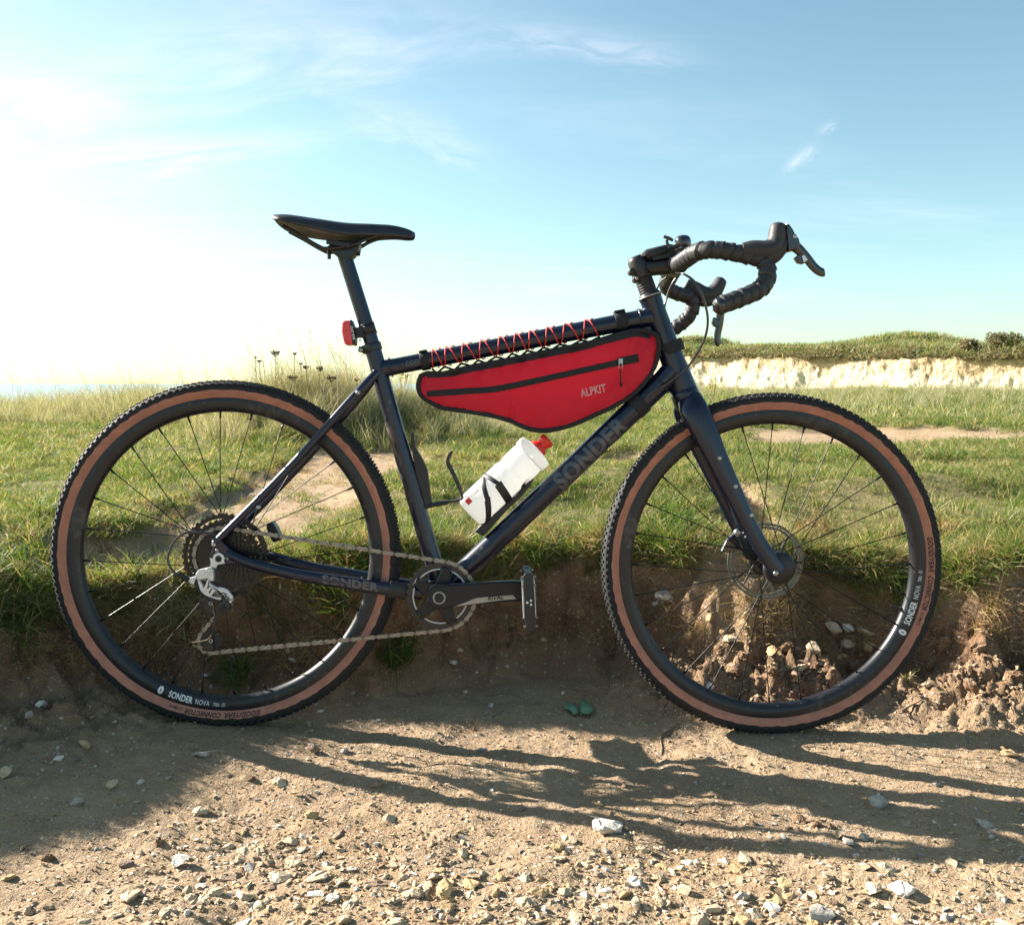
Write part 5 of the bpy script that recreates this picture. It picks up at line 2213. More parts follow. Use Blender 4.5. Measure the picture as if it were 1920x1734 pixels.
# black band along the top of the panel
topc = c5([(150, 462), (300, 455), (500, 415), (780, 362), (1000, 316), (1250, 266), (1450, 212), (1620, 172), (1740, 182)])
LG.build(ribbon([bp(a, b, .03) for a, b in topc], 0.013, 0.0012), 'top_band', M_web)
zp = c5([(150, 597), (400, 580), (640, 562), (900, 510), (1150, 455), (1400, 400), (1640, 346)])
LG.build(ribbon([bp(a, b, .035) for a, b in zp], 0.0125, 0.0010), 'zip', M_web)
LG.build(ribbon([bp(a, b, .035) for a, b in c5([(1505, 372), (1575, 358), (1650, 342)])], 0.0165, 0.0022), 'zip_garage', M_web)
zo = MB()
for i in range(70):
    t = i / 69
    k = spline(zp, 12)
    a, b = k[int(t * (len(k) - 9))]
    q_ = drape(bp(a, b, .035), 0.0026)
    zo.box(q_, (0.0010, 0.0008, 0.0032), Matrix.Rotation(R(12), 3, 'Y'))
LG.build(zo, 'zip_teeth', M_plastic)
mb = MB()
q_ = drape(bp(*c5([(1522, 380)])[0], .035), 0.004)
mb.box(q_ + V3(0, 0, 0.004), (0.0085, 0.0040, 0.010))
mb.tube([q_ + V3(-.003, -.002, 0), q_ + V3(-.0035, -.003, -.011), q_ + V3(.0035, -.003, -.011), q_ + V3(.003, -.002, 0)], 0.0010, 8)
LG.build(mb, 'zip_slider', M_bolt, bevel=0.0008)
mb = MB()
k = c5([(1518, 425), (1523, 470), (1522, 510), (1526, 545)])
mb.tube(spline([drape(bp(a, b, .035), 0.0030) for a, b in k], 5), 0.0013, 8)
mb.tube([drape(bp(*c5([(1525, 520)])[0], .035), 0.0035), drape(bp(*c5([(1527, 548)])[0], .035), 0.0035)], 0.0024, 8)
LG.build(mb, 'pull_cord', M_web)
v, f = TXT['bag']
p0, p1 = bp(*c5([(1246, 618)])[0], .035), bp(*c5([(1420, 580)])[0], .035)
d = (p1 - p0)
d.y = 0
d.normalize()
upv = V3(-d.z, 0, d.x)
mb = MB()
mb.add([drape(p0 + d * x + upv * y, 0.0009 + z) for x, y, z in v], f, False)
LG.build(mb, 'bag_lettering', M_white)
# lacing: red elastic cord over the top tube, black webbing loops below it
lace = [(190, 430), (200, 305), (275, 405), (295, 285), (395, 385), (415, 260), (515, 360), (545, 235), (640, 335), (680, 205), (755, 315), (790, 185), (865, 290), (890, 160), (980, 265), (1015, 140), (1095, 240), (1140, 110), (1245, 210), (1285, 80), (1380, 185)]
tdir = (TT_F - TT_R).normalized()
tq = V3(-tdir.z, 0, tdir.x)
ss = [(bp(a, b, 0.018) - TT_R).dot(tdir) for a, b in c5(lace)]
pts = []
rt = 0.0192
for i in range(len(ss) - 1):
    bot = (i % 2 == 0)
    n = 10
    for k in range(n):
        t = k / n
        a = (-95 + 195 * t) if bot else (100 - 195 * t)
        s_ = ss[i] + (ss[i + 1] - ss[i]) * t
        pts.append(TT_R + tdir * s_ + tq * (rt * math.sin(R(a))) + V3(0, -rt * math.cos(R(a)), 0))
mb = MB()
mb.tube(pts, 0.00125, 8)
LG.build(mb, 'red_lacing', M_redcord)
pts2 = []
for i in range(len(ss) - 1):
    bot = (i % 2 == 0)
    for k in range(8):
        t = k / 8
        a = (-95 + 195 * t) if bot else (100 - 195 * t)
        s_ = ss[i] + 0.012 + (ss[i + 1] - ss[i]) * t
        pts2.append(TT_R + tdir * s_ + tq * (rt * math.sin(R(a))) + V3(0, rt * math.cos(R(a)), 0))
mb = MB()
mb.tube(pts2, 0.00125, 8)
LG.build(mb, 'red_lacing', M_redcord)
for i in range(0, len(ss) - 1, 2):
    a = TT_R + tdir * ss[i] - tq * 0.0195
    nx = TT_R + tdir * (ss[i + 2] if i + 2 < len(ss) else ss[i]) - tq * 0.0195
    mid = (a + nx) / 2
    low = min(out3, key=lambda p: abs(p.x - mid.x) + (10 if p.z < mA.z + 0.03 else 0)) + V3(0, 0, 0.001)
    mb = MB()
    mb.tube(spline([a, a.lerp(low, .6) + V3(0, -0.006, 0), low, low.lerp(nx, .4) + V3(0, -0.006, 0), nx], 5), 0.0022, 8)
    LG.build(mb, 'lacing_loop', M_web)
for (c, ax_, r_, w_, nm) in ((bp(1164, 603), tdir, 0.0198, 0.024, 'tube_strap'), (bp(797, 677), tdir, 0.0185, 0.018, 'tube_strap'), (bp(1258, 652), ht_d, 0.0262, 0.024, 'tube_strap'), (bp(1196, 760), (DT_T - BB).normalized(), 0.0245, 0.026, 'tube_strap')):
    mb = MB()
    mb.lathe([(r_ - 0.0045, -w_ / 2), (r_, -w_ / 2), (r_ + 0.0004, 0), (r_, w_ / 2), (r_ - 0.0045, w_ / 2)], c, ax_, seg=32, closed=True)
    mb.box(c + V3(0, -r_ * 0.2, 0) + (V3(-ax_.z, 0, ax_.x) * (r_ + 0.001)), (w_ * 0.9, 0.016, 0.004), Matrix.Rotation(-math.atan2(ax_.z, ax_.x), 3, 'Y'))
    LG.build(mb, nm, M_web, bevel=0.0008)
mb = MB()
mb.tube(spline([bp(1225, 655, 0), bp(1238, 650, 0.012), bp(1256, 652, 0.022)], 4), 0.010, 10, r2=0.003, up=(0, 1, 0))
mb.tube(spline([bp(1178, 728, 0), bp(1186, 742, 0.010), bp(1196, 758, 0.018)], 4), 0.010, 10, r2=0.003, up=(0, 1, 0))
LG.build(mb, 'strap_tail', M_web)
# ------------------------------------------------------------------ stones


def stone_geo(n, squash, seed, jag=0.25):
    r = np.random.default_rng(seed)
    p = r.normal(size=(n, 3))
    p /= np.linalg.norm(p, axis=1)[:, None]
    p *= (1 + jag * r.uniform(-1, 0.4, (n, 1)))
    p *= np.array([1.0, r.uniform(0.6, 0.95), squash])
    bm = bmesh.new()
    for q in p:
        bm.verts.new(q)
    res = bmesh.ops.convex_hull(bm, input=bm.verts)
    for g in [v for v in bm.verts if not v.link_faces]:
        bm.verts.remove(g)
    bmesh.ops.triangulate(bm, faces=bm.faces)
    bm.verts.index_update()
    V = np.array([v.co[:] for v in bm.verts])
    F_ = np.array([[v.index for v in f.verts] for f in bm.faces])
    bm.free()
    ext = V.max(0) - V.min(0)
    V = (V - (V.max(0) + V.min(0)) / 2) / ext.max()
    return V, F_


def mesh_from(name, V, F_, m, smooth=False):
    me = bpy.data.meshes.new(name)
    me.from_pydata(V.tolist(), [], F_.tolist())
    if smooth:
        for p in me.polygons:
            p.use_smooth = True
    me.materials.append(m)
    return me


def rough_stone(seed, squash):
    """larger stone: subdivided hull with chipped relief"""
    V, F_ = stone_geo(16, squash, seed, 0.3)
    bm = bmesh.new()
    vs = [bm.verts.new(v) for v in V]
    for f in F_:
        bm.faces.new([vs[i] for i in f])
    bmesh.ops.recalc_face_normals(bm, faces=bm.faces)
    bmesh.ops.bevel(bm, geom=bm.edges[:], offset=0.035, segments=1, affect='EDGES')
    bmesh.ops.triangulate(bm, faces=bm.faces)
    bm.verts.index_update()
    V = np.array([v.co[:] for v in bm.verts])
    F_ = np.array([[v.index for v in f.verts] for f in bm.faces])
    bm.free()
    V = V + 0.02 * np.random.default_rng(seed).normal(size=V.shape)
    return V, F_


STONE_ME = {}
for cname, m in M_stone.items():
    STONE_ME[cname] = []
    for k in range(7):
        V, F_ = rough_stone(100 + k * 7 + len(cname), (0.42, 0.55, 0.62, 0.50, 0.36, 0.70, 0.45)[k])
        STONE_ME[cname].append(mesh_from('stone', V, F_, m))
SMALL = [stone_geo(9, s, 300 + i, 0.3) for i, s in enumerate((0.4, 0.55, 0.7, 0.5, 0.6, 0.35))]


def clod_me(seed):
    bm = bmesh.new()
    bmesh.ops.create_icosphere(bm, subdivisions=3, radius=0.5)
    for v in bm.verts:
        c = np.array(v.co[:])
        d = 0.55 * fbm(np.array([c[0] * 3 + seed]), np.array([c[1] * 3 + c[2] * 4]), 1.0, 5, seed, 0.72)[0]
        v.co *= 1 + d
        v.co.z *= 0.62
    me = bpy.data.meshes.new('soil_clod')
    bm.to_mesh(me)
    bm.free()
    me.materials.append(M_soil)
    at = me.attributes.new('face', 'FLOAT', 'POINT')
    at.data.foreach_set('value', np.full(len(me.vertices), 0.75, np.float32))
    return me


CLODS = [clod_me(500 + i) for i in range(6)]


def place(name, me, x, y, size, label, cat, group, sink=0.3, tiltmax=0.5, flat=None):
    o = bpy.data.objects.new(name, me)
    COL.objects.link(o)
    z = ground_z(x, y)
    h = max(v.co.z for v in me.vertices) - min(v.co.z for v in me.vertices)
    o.scale = (size,) * 3
    o.rotation_euler = (random.uniform(-tiltmax, tiltmax), random.uniform(-tiltmax, tiltmax), random.uniform(0, 6.28))
    o.location = (x, y, z + size * h * (0.5 - sink))
    tag(o, label, cat, group)
    return o


# stones one can point at in the photograph
NOTABLE = [
    (1140, 1556, 0.060, 'white', 4, 'broad flat white chalk stone at the edge of the bicycle shadow'),
    (588, 1411, 0.028, 'brown', 5, 'round brown pitted stone beside the rear wheel shadow'),
    (378, 1419, 0.034, 'grey', 4, 'pale grey flint sliver in the bank shade below the rear tyre'),
    (706, 1474, 0.024, 'brown', 1, 'reddish brown pebble beside a dark hole in the wheel shadow'),
    (377, 1524, 0.028, 'cream', 3, 'cream flint alone on bare sandy soil near the shade edge'),
    (338, 1623, 0.027, 'white', 5, 'squarish white stone alone on the sandy soil'),
    (237, 1625, 0.026, 'brown', 6, 'dark reddish brown flake on the bare sandy soil'),
    (246, 1686, 0.036, 'cream', 4, 'long tilted cream flint casting a shadow on bare sand'),
    (869, 1601, 0.030, 'cream', 0, 'angular cream flint with a broad flat side standing clear of gravel'),
    (1648, 1508, 0.038, 'grey', 1, 'blocky grey flint standing in the bicycle shadow'),
    (1893, 1417, 0.032, 'ochre', 3, 'ochre cream flint on the sandy soil under the crumbled bank'),
    (1397, 1616, 0.034, 'cream', 6, 'knobbly cream flint on the open track below the wheel shadow'),
    (1590, 1582, 0.026, 'grey', 4, 'grey flint flake on the lower edge of the bicycle shadow'),
    (885, 1664, 0.030, 'ochre', 4, 'yellow ochre flint flake in the loose gravel'),
    (1537, 1715, 0.040, 'grey', 0, 'lumpy grey flint beside a white pebble at the track edge'),
    (1690, 1672, 0.036, 'white', 3, 'white flint with a dark side on the open track'),
    (1738, 1287, 0.026, 'cream', 2, 'cream stone beside a grass sprig behind the front tyre'),
    (82, 1325, 0.022, 'grey', 1, 'pale grey stone chip in the bank shade'),
    (210, 1477, 0.022, 'cream', 5, 'rounded cream pebble in deep bank shade'),
    (601, 1335, 0.018, 'white', 4, 'white chip on shaded soil beside the rear tyre'),
]
used = []
for (px, py, sz, colr, k, lab) in NOTABLE:
    p = hit(px, py)
    place('stone', STONE_ME[colr][k], p.x, p.y, sz, lab, 'stone', None, 0.25, 0.25)
    used.append((p.x, p.y, sz))

# embedded stones in the crumbled bank seen through the front wheel
RUB = [(1330, 1163, .030, 'ochre'), (1368, 1203, .028, 'cream'), (1355, 1185, .022, 'ochre'), (1292, 1196, .022, 'cream'), (1330, 1287, .018, 'white'), (1408, 1212, .020, 'brown'), (1505, 1255, .036, 'cream'), (1490, 1270, .034, 'brown'),
       (1525, 1223, .030, 'cream'), (1562, 1182, .040, 'cream'), (1590, 1180, .026, 'white'), (1622, 1192, .036, 'cream'), (1588, 1214, .028, 'cream'), (1630, 1216, .036, 'ochre'), (1578, 1236, .026, 'ochre'), (1482, 1190, .026, 'brown'),
       (1245, 1128, .040, 'grey'), (1232, 1136, .026, 'grey'), (1302, 1062, .018, 'grey'), (1448, 1228, .024, 'ochre'), (1545, 1262, .024, 'brown'), (1426, 1256, .022, 'brown'), (1395, 1170, .020, 'ochre'), (1640, 1250, .022, 'ochre')]
RUBL = {'ochre': 'ochre flint embedded in the crumbling earth behind the front wheel', 'cream': 'cream flint embedded in the crumbling earth behind the front wheel', 'white': 'white chip embedded in the crumbling earth behind the front wheel',
        'brown': 'brown flint embedded in the crumbling earth behind the front wheel', 'grey': 'pale grey flint in the shaded bank behind the front tyre'}
for i, (px, py, sz, colr) in enumerate(RUB):
    p = hit(px, py)
    place('stone', STONE_ME[colr][i % 7], p.x, p.y, sz * 1.25, RUBL[colr], 'stone', colr + ' flints in the rubble behind the front wheel', 0.30, 0.6)
    used.append((p.x, p.y, sz))
# chalk flecks on the shaded bank between the wheels
for i, (px, py, sz, colr) in enumerate([(862, 1221, .022, 'cream'), (850, 1243, .018, 'white'), (951, 1250, .014, 'white'), (1020, 1212, .020, 'ochre'), (872, 1300, .014, 'ochre'), (920, 1324, .016, 'white'), (893, 1262, .010, 'white'), (540, 1222, .022, 'ochre'), (548, 1244, .020, 'white'),
                                        (1055, 1301, .014, 'white'), (75, 1322, .022, 'white'), (55, 1343, .022, 'grey'), (385, 1268, .016, 'white'), (662, 1301, .016, 'grey'), (673, 1322, .020, 'brown'), (110, 1424, .018, 'white'), (265, 1468, .018, 'white'), (145, 1508, .024, 'grey'), (10, 1455, .026, 'cream'), (645, 1410, .020, 'grey'), (905, 1408, .022, 'grey'), (1355, 1422, .010, 'white'), (1755, 1473, .020, 'grey'), (1850, 1548, .030, 'grey'), (1620, 1573, .020, 'grey'), (1575, 1570, .022, 'cream')]):
    p = hit(px, py)
    place('stone', STONE_ME[colr][(i * 3) % 7], p.x, p.y, sz, '%s flint chip on shaded earth or in the bicycle shadow' % {'white': 'whitish', 'grey': 'greyish', 'cream': 'cream', 'ochre': 'ochre', 'brown': 'brown'}[colr], 'stone', colr + ' chips in the shade', 0.3, 0.3)
    used.append((p.x, p.y, sz))


def gravel_density(x, y):
    """loose flint lies thick in one drift and thinly over the rest of the track"""
    d = 1.05 * np.exp(-(((x + 0.25) / 0.24) ** 2 + ((y - 1.32) / 0.15) ** 2)) + 0.55 * np.exp(-(((x - 0.05) / 0.3) ** 2 + ((y - 1.24) / 0.13) ** 2)) + 0.45 * np.exp(-(((x - 0.42) / 0.2) ** 2 + ((y - 1.26) / 0.12) ** 2))
    d = d + 0.30 * sstep((1.70 - y) / 0.35) * sstep((x + 0.80) / 0.5) + 0.13
    d = d * (0.55 + 0.9 * np.clip(0.5 + 1.2 * fbm(x, y, 6, 3, 611), 0, 1))
    return d


N = 26000
gx = rng.uniform(-1.15, 1.15, N)
gy = rng.uniform(1.08, 2.12, N)
yl, zl, wl = lip(gx)
dens = gravel_density(gx, gy)
ok = (rng.uniform(0, 1, N) < dens) & (gy < yl - wl - 0.03)
gx, gy, dens = gx[ok], gy[ok], dens[ok]
gs = 0.0044 * np.exp(rng.normal(0.32, 0.55, len(gx))) * (0.62 + 0.80 * np.clip(dens, 0, 1))
gs = np.clip(gs, 0.003, 0.036)
infr = np.abs(gx / gy) < 0.55
order = np.argsort(-(gs / gy) * infr)
COLS = ['cream', 'white', 'ochre', 'brown', 'grey']
pick = rng.choice(5, len(gx), p=[0.58, 0.09, 0.18, 0.11, 0.04])
n_big = 0
big = np.zeros(len(gx), bool)
LOC = [('in the loose gravel drift below the rear wheel shadow', 'gravel drift'), ('scattered on the open sandy track', 'open track')]
for i in order:
    if n_big >= 225:
        break
    x, y, s_ = float(gx[i]), float(gy[i]), float(gs[i])
    if any((x - a) ** 2 + (y - b) ** 2 < (0.4 * (s_ + c)) ** 2 for a, b, c in used):
        continue
    used.append((x, y, s_))
    big[i] = True
    n_big += 1
    zone = LOC[0] if dens[i] > 0.36 else LOC[1]
    cn_ = COLS[pick[i]]
    szw = 'large' if s_ > 0.020 else 'small'
    place('stone', STONE_ME[cn_][int(rng.integers(7))], x, y, s_, '%s %s flint %s' % (szw, cn_, zone[0]), 'stone', '%s %s flints in the %s' % (szw, cn_, zone[1]), 0.50, 0.28)


def scatter_mesh(name, xs_, ys_, sizes, mats, idx, variants, sink=0.2, kind='stuff'):
    VV, FF, MI = [], [], []
    off = 0
    zz = terrain(xs_, ys_)[0]
    for i in range(len(xs_)):
        V, F_ = variants[i % len(variants)]
        a, b = rng.uniform(0, 6.28), rng.uniform(-0.5, 0.5)
        ca, sa, cb, sb = math.cos(a), math.sin(a), math.cos(b), math.sin(b)
        Rm = np.array([[ca, -sa, 0], [sa, ca, 0], [0, 0, 1]]) @ np.array([[1, 0, 0], [0, cb, -sb], [0, sb, cb]])
        W = V @ Rm.T * sizes[i]
        W = W + np.array([xs_[i], ys_[i], zz[i] + sizes[i] * sink])
        VV.append(W)
        FF.append(F_ + off)
        MI.append(np.full(len(F_), idx[i]))
        off += len(V)
    VV, FF, MI = np.concatenate(VV), np.concatenate(FF), np.concatenate(MI)
    me = bpy.data.meshes.new(name)
    me.from_pydata(VV.tolist(), [], FF.tolist())
    for m in mats:
        me.materials.append(m)
    me.polygons.foreach_set('material_index', MI.astype(np.int32))
    ob = bpy.data.objects.new(name, me)
    COL.objects.link(ob)
    ob['kind'] = kind
    return ob


rest = ~big
PEB = {k: stone_mat(k + '_pebble', *v, sc_=400) for k, v in {
    'cream': ((0.45, 0.34, 0.22), (0.56, 0.45, 0.31), (0.34, 0.23, 0.13)), 'white': ((0.66, 0.63, 0.56), (0.72, 0.69, 0.62), (0.52, 0.44, 0.33)),
    'ochre': ((0.46, 0.30, 0.14), (0.54, 0.39, 0.22), (0.33, 0.19, 0.09)), 'brown': ((0.24, 0.155, 0.10), (0.33, 0.23, 0.155), (0.15, 0.09, 0.06)), 'grey': ((0.34, 0.31, 0.28), (0.44, 0.40, 0.35), (0.20, 0.18, 0.16))}.items()}
gravel = scatter_mesh('gravel', gx[rest], gy[rest], np.minimum(gs[rest], 0.013), [PEB[c] for c in COLS], pick[rest], SMALL, 0.06)
tag(gravel, 'fine loose flint gravel and chips strewn over the sandy track', 'gravel')

# crumbled soil crumbs over the track and bank foot
n_c = 30000
cx_ = rng.uniform(-1.1, 1.2, n_c)
cy_ = rng.uniform(1.15, 2.35, n_c)
rub = np.exp(-(((cx_ - 0.52) / 0.28) ** 2 + ((cy_ - 2.10) / 0.12) ** 2)) + np.exp(-(((cx_ - 1.03) / 0.18) ** 2 + ((cy_ - 2.0) / 0.14) ** 2))
keep = rng.uniform(0, 1, n_c) < (0.8 * rub + 0.25 + 0.65 * np.clip(vnoise(cx_ * 5, cy_ * 5, 301) + 0.5, 0, 1) ** 2)
cx_, cy_ = cx_[keep], cy_[keep]
M_crumb = stone_mat('soil_crumb', (0.27, 0.185, 0.112), (0.38, 0.275, 0.175), (0.20, 0.13, 0.08), 300)
crumbs = scatter_mesh('soil_crumbs', cx_, cy_, 0.0024 * np.exp(rng.normal(0.20, 0.5, len(cx_))) * (1 + 1.3 * np.minimum(rub[keep], 1)), [M_crumb], np.zeros(len(cx_), int), SMALL, 0.25)
tag(crumbs, 'crumbs of dry soil lying on the track and bank foot', 'soil')

# clods fallen from the bank
CL_ALL = [(1430, 1185, .045), (1462, 1150, .040), (1395, 1230, .038), (1350, 1225, .040), (1475, 1215, .050), (1540, 1240, .045), (1380, 1260, .034), (1450, 1265, .040), (1510, 1205, .034), (1600, 1250, .040), (1300, 1230, .030), (1420, 1135, .034),
      (1770, 1210, .055), (1800, 1190, .045), (1835, 1215, .050), (1870, 1245, .055), (1905, 1270, .050), (1790, 1255, .050), (1820, 1290, .048), (1760, 1305, .040), (1860, 1300, .040), (1900, 1215, .045), (1745, 1250, .035), (1885, 1335, .040),
      (1410, 1545, .020), (1500, 1540, .026), (1530, 1548, .026), (1560, 1552, .020), (1480, 1555, .016), (860, 1372, .018), (890, 1368, .016), (300, 1580, .022), (90, 1610, .024), (470, 1460, .020)]
for i, (px, py, sz) in enumerate([c for k, c in enumerate(CL_ALL) if not (c[0] > 1700 and k % 2)]):
    p = hit(px, py)
    if py > 1345:
        lab, grp = 'small brown crumbling soil clod on the open track', 'soil clods on the track'
    elif px > 1700:
        lab, grp = 'brown soil clod in the crumbled bank outcrop beyond the front tyre', 'soil clods of the outcrop'
    else:
        lab, grp = 'brown soil clod in the rubble seen through the front wheel', 'soil clods behind the front wheel'
    place('soil_clod', CLODS[i % 6], p.x, p.y, sz * 0.75, lab, 'clod', grp, 0.55, 1.2)

# torn leaf and twigs
lf = hit(1085, 1326)
leaf = empty('torn_leaf', None, lf + Vector((0, 0, 0.004)))
tag(leaf, 'torn green leaf in two pieces on the shaded soil between the wheels', 'leaf')


def leaf_piece(pts, rot):
    p3 = []
    for px, py in pts:
        d = ray(px, py)
        t = (lf.z + 0.006 - CAM.z) / d.z
        q_ = CAM + d * t
        p3.append(q_ - leaf.location)
    me = MB()
    c = sum(p3, Vector()) / len(p3)
    vs = [c + Vector((0, 0, 0.003))] + [p + Vector((0, 0, 0.0025 * math.sin(3 * i))) for i, p in enumerate(p3)]
    n = len(p3)
    me.add(vs, [(0, i + 1, (i + 1) % n + 1) for i in range(n)], True)
    o = me.build('leaf_piece', M_leafgreen, leaf)
    s = o.modifiers.new('s', 'SOLIDIFY')
    s.thickness = 0.0008


leaf_piece([(1057, 1318), (1063, 1314), (1072, 1319), (1078, 1316), (1084, 1326), (1085, 1337), (1075, 1337), (1068, 1331), (1059, 1328)], 0)
leaf_piece([(1087, 1330), (1089, 1312), (1095, 1308), (1104, 1319), (1111, 1322), (1113, 1333), (1103, 1336), (1090, 1338)], 0)


def twig(pts, r, label, group=None):
    P_ = [hit(a, b) + Vector((0, 0, r * 0.8)) for a, b in pts]
    c = P_[0].copy()
    mb = MB()
    k = spline([p - c for p in P_], 5)
    mb.tube(k, [r * (1 - 0.5 * i / len(k)) for i in range(len(k))], 7)
    o = mb.build('twig', M_twig)
    o.location = c
    tag(o, label, 'twig', group)


twig([(912, 1306), (940, 1302), (965, 1304), (988, 1313)], 0.0016, 'thin curved twig on the shaded soil between the wheels')
twig([(925, 1345), (935, 1338), (945, 1334)], 0.0020, 'short straight stick on shaded soil between the wheels')
twig([(1270, 1360), (1248, 1374), (1238, 1384), (1241, 1402), (1240, 1416)], 0.0018, 'dry forked root on the sunlit soil left of the front tyre'.replace('left of', 'beside'))
twig([(1238, 1384), (1252, 1378), (1262, 1370), (1276, 1364)], 0.0016, 'thin rootlet lying across the dry forked root')
twig([(1690, 1335), (1712, 1322), (1728, 1315)], 0.0030, 'short brown stick lying beside the front tyre')
twig([(1395, 1520), (1430, 1534), (1465, 1546)], 0.0012, 'straw thin stalk across the bicycle shadow')

# ------------------------------------------------------------------ grass
PROTO = bpy.data.collections.new('grass_prototypes')


def blades(n, rad, lmin, lmax, width, bend, seed, lean=0.35, straw=0.25, segs=3):
    """one clump: returns verts, faces, tint per face"""
    r = np.random.default_rng(seed)
    V, F_, T = [], [], []
    for i in range(n):
        a, q = r.uniform(0, 6.28), rad * math.sqrt(r.uniform())
        x, y = q * math.cos(a), q * math.sin(a)
        L = r.uniform(lmin, lmax)
        h = r.uniform(0, 6.28)
        ln = abs(r.normal(0, lean)) + 0.08
        bd_ = bend * r.uniform(0.4, 1.4)
        w = width * r.uniform(0.7, 1.3)
        dx, dy = math.cos(h), math.sin(h)
        f2 = r.uniform(0, 6.28)
        sx, sy = math.cos(f2), math.sin(f2)
        base = len(V)
        cx, cz, an = 0.0, 0.0, ln
        for s in range(segs + 1):
            ww = w * (1 - (s / segs) ** 1.6)
            px_, py_ = x + dx * cx, y + dy * cx
            if s < segs:
                V.append((px_ - sx * ww / 2, py_ - sy * ww / 2, cz))
                V.append((px_ + sx * ww / 2, py_ + sy * ww / 2, cz))
            else:
                V.append((px_, py_, cz))
            st = L / segs
            cx += math.sin(an) * st
            cz += math.cos(an) * st
            an += bd_ / segs
        tv = r.uniform()
        for s in range(segs - 1):
            b = base + 2 * s
            F_.append((b, b + 1, b + 3, b + 2))
            T.append(tv)
        b = base + 2 * (segs - 1)
        F_.append((b, b + 1, b + 2))
        T.append(tv)
    return V, F_, T


def clump_mesh(name, geo_, m):
    V, F_, T = geo_
    me = bpy.data.meshes.new(name)
    me.from_pydata(V, [], F_)
    at = me.attributes.new('tint', 'FLOAT', 'FACE')
    at.data.foreach_set('value', np.array(T, np.float32))
    me.materials.append(m)
    return me


def proto_collection(name, meshes):
    c = bpy.data.collections.new(name)
    for i, me in enumerate(meshes):
        o = bpy.data.objects.new('%s_%02d' % (name, i), me)
        c.objects.link(o)
    return c


def scatter_gn(name, pts, rots, scales, coll, label, cat):
    me = bpy.data.meshes.new(name)
    n = len(pts)
    me.vertices.add(n)
    me.vertices.foreach_set('co', np.asarray(pts, np.float32).ravel())
    at = me.attributes.new('rot', 'FLOAT_VECTOR', 'POINT')
    at.data.foreach_set('vector', np.asarray(rots, np.float32).ravel())
    at = me.attributes.new('scl', 'FLOAT_VECTOR', 'POINT')
    at.data.foreach_set('vector', np.asarray(scales, np.float32).ravel())
    at = me.attributes.new('idx', 'INT', 'POINT')
    at.data.foreach_set('value', rng.integers(0, len(coll.objects), n).astype(np.int32))
    ob = bpy.data.objects.new(name, me)
    COL.objects.link(ob)
    ng = bpy.data.node_groups.new(name, 'GeometryNodeTree')
    ng.interface.new_socket('Geometry', in_out='INPUT', socket_type='NodeSocketGeometry')
    ng.interface.new_socket('Geometry', in_out='OUTPUT', socket_type='NodeSocketGeometry')
    gi = ng.nodes.new('NodeGroupInput')
    go = ng.nodes.new('NodeGroupOutput')
    iop = ng.nodes.new('GeometryNodeInstanceOnPoints')
    ci = ng.nodes.new('GeometryNodeCollectionInfo')
    ci.inputs[0].default_value = coll
    ci.inputs[1].default_value = True
    ci.inputs[2].default_value = True

    def attr(nm, typ):
        a = ng.nodes.new('GeometryNodeInputNamedAttribute')
        a.data_type = typ
        a.inputs[0].default_value = nm
        return a.outputs[0]
    ng.links.new(gi.outputs[0], iop.inputs['Points'])
    ng.links.new(ci.outputs[0], iop.inputs['Instance'])
    iop.inputs['Pick Instance'].default_value = True
    ng.links.new(attr('idx', 'INT'), iop.inputs['Instance Index'])
    e2r = ng.nodes.new('FunctionNodeEulerToRotation')
    ng.links.new(attr('rot', 'FLOAT_VECTOR'), e2r.inputs[0])
    ng.links.new(e2r.outputs[0], iop.inputs['Rotation'])
    ng.links.new(attr('scl', 'FLOAT_VECTOR'), iop.inputs['Scale'])
    ng.links.new(iop.outputs[0], go.inputs[0])
    md = ob.modifiers.new('scatter', 'NODES')
    md.node_group = ng
    tag(ob, label, cat, kind='stuff')
    return ob


turf_c = proto_collection('turf', [clump_mesh('turf%d' % i, blades(46, 0.050, 0.025, 0.065, 0.0024, 1.0, 700 + i, 0.6), M_turf if i < 5 else M_lush) for i in range(8)])
lush_c = proto_collection('lush', [clump_mesh('lush%d' % i, blades(44, 0.030, 0.05, 0.12, 0.0026, 1.5, 720 + i, 0.45), M_lush if i < 3 else (M_turf if i < 5 else M_dry)) for i in range(6)])
dry_c = proto_collection('dry', [clump_mesh('dry%d' % i, blades(40, 0.035, 0.03, 0.09, 0.0016, 2.0, 740 + i, 0.8), M_dry) for i in range(5)])
tall_c = proto_collection('tall', [clump_mesh('tall%d' % i, blades(60, 0.07, 0.14, 0.34, 0.0030, 1.1, 760 + i, 0.28), M_tall) for i in range(5)])
far_c = proto_collection('far', [clump_mesh('far%d' % i, blades(50, 0.20, 0.06, 0.16, 0.0085, 0.9, 780 + i, 0.5, segs=2), M_turf if i < 4 else M_tall) for i in range(6)])


def frustum(n, y0, y1, spread=0.60, pad=0.25, power=1.0):
    y = y0 + (y1 - y0) * rng.uniform(0, 1, n) ** power
    x = rng.uniform(-1, 1, n) * (y * spread + pad)
    return x, y


def eul(n, tilt):
    return np.stack([rng.normal(0, tilt, n), rng.normal(0, tilt, n), rng.uniform(0, 6.28, n)], -1)


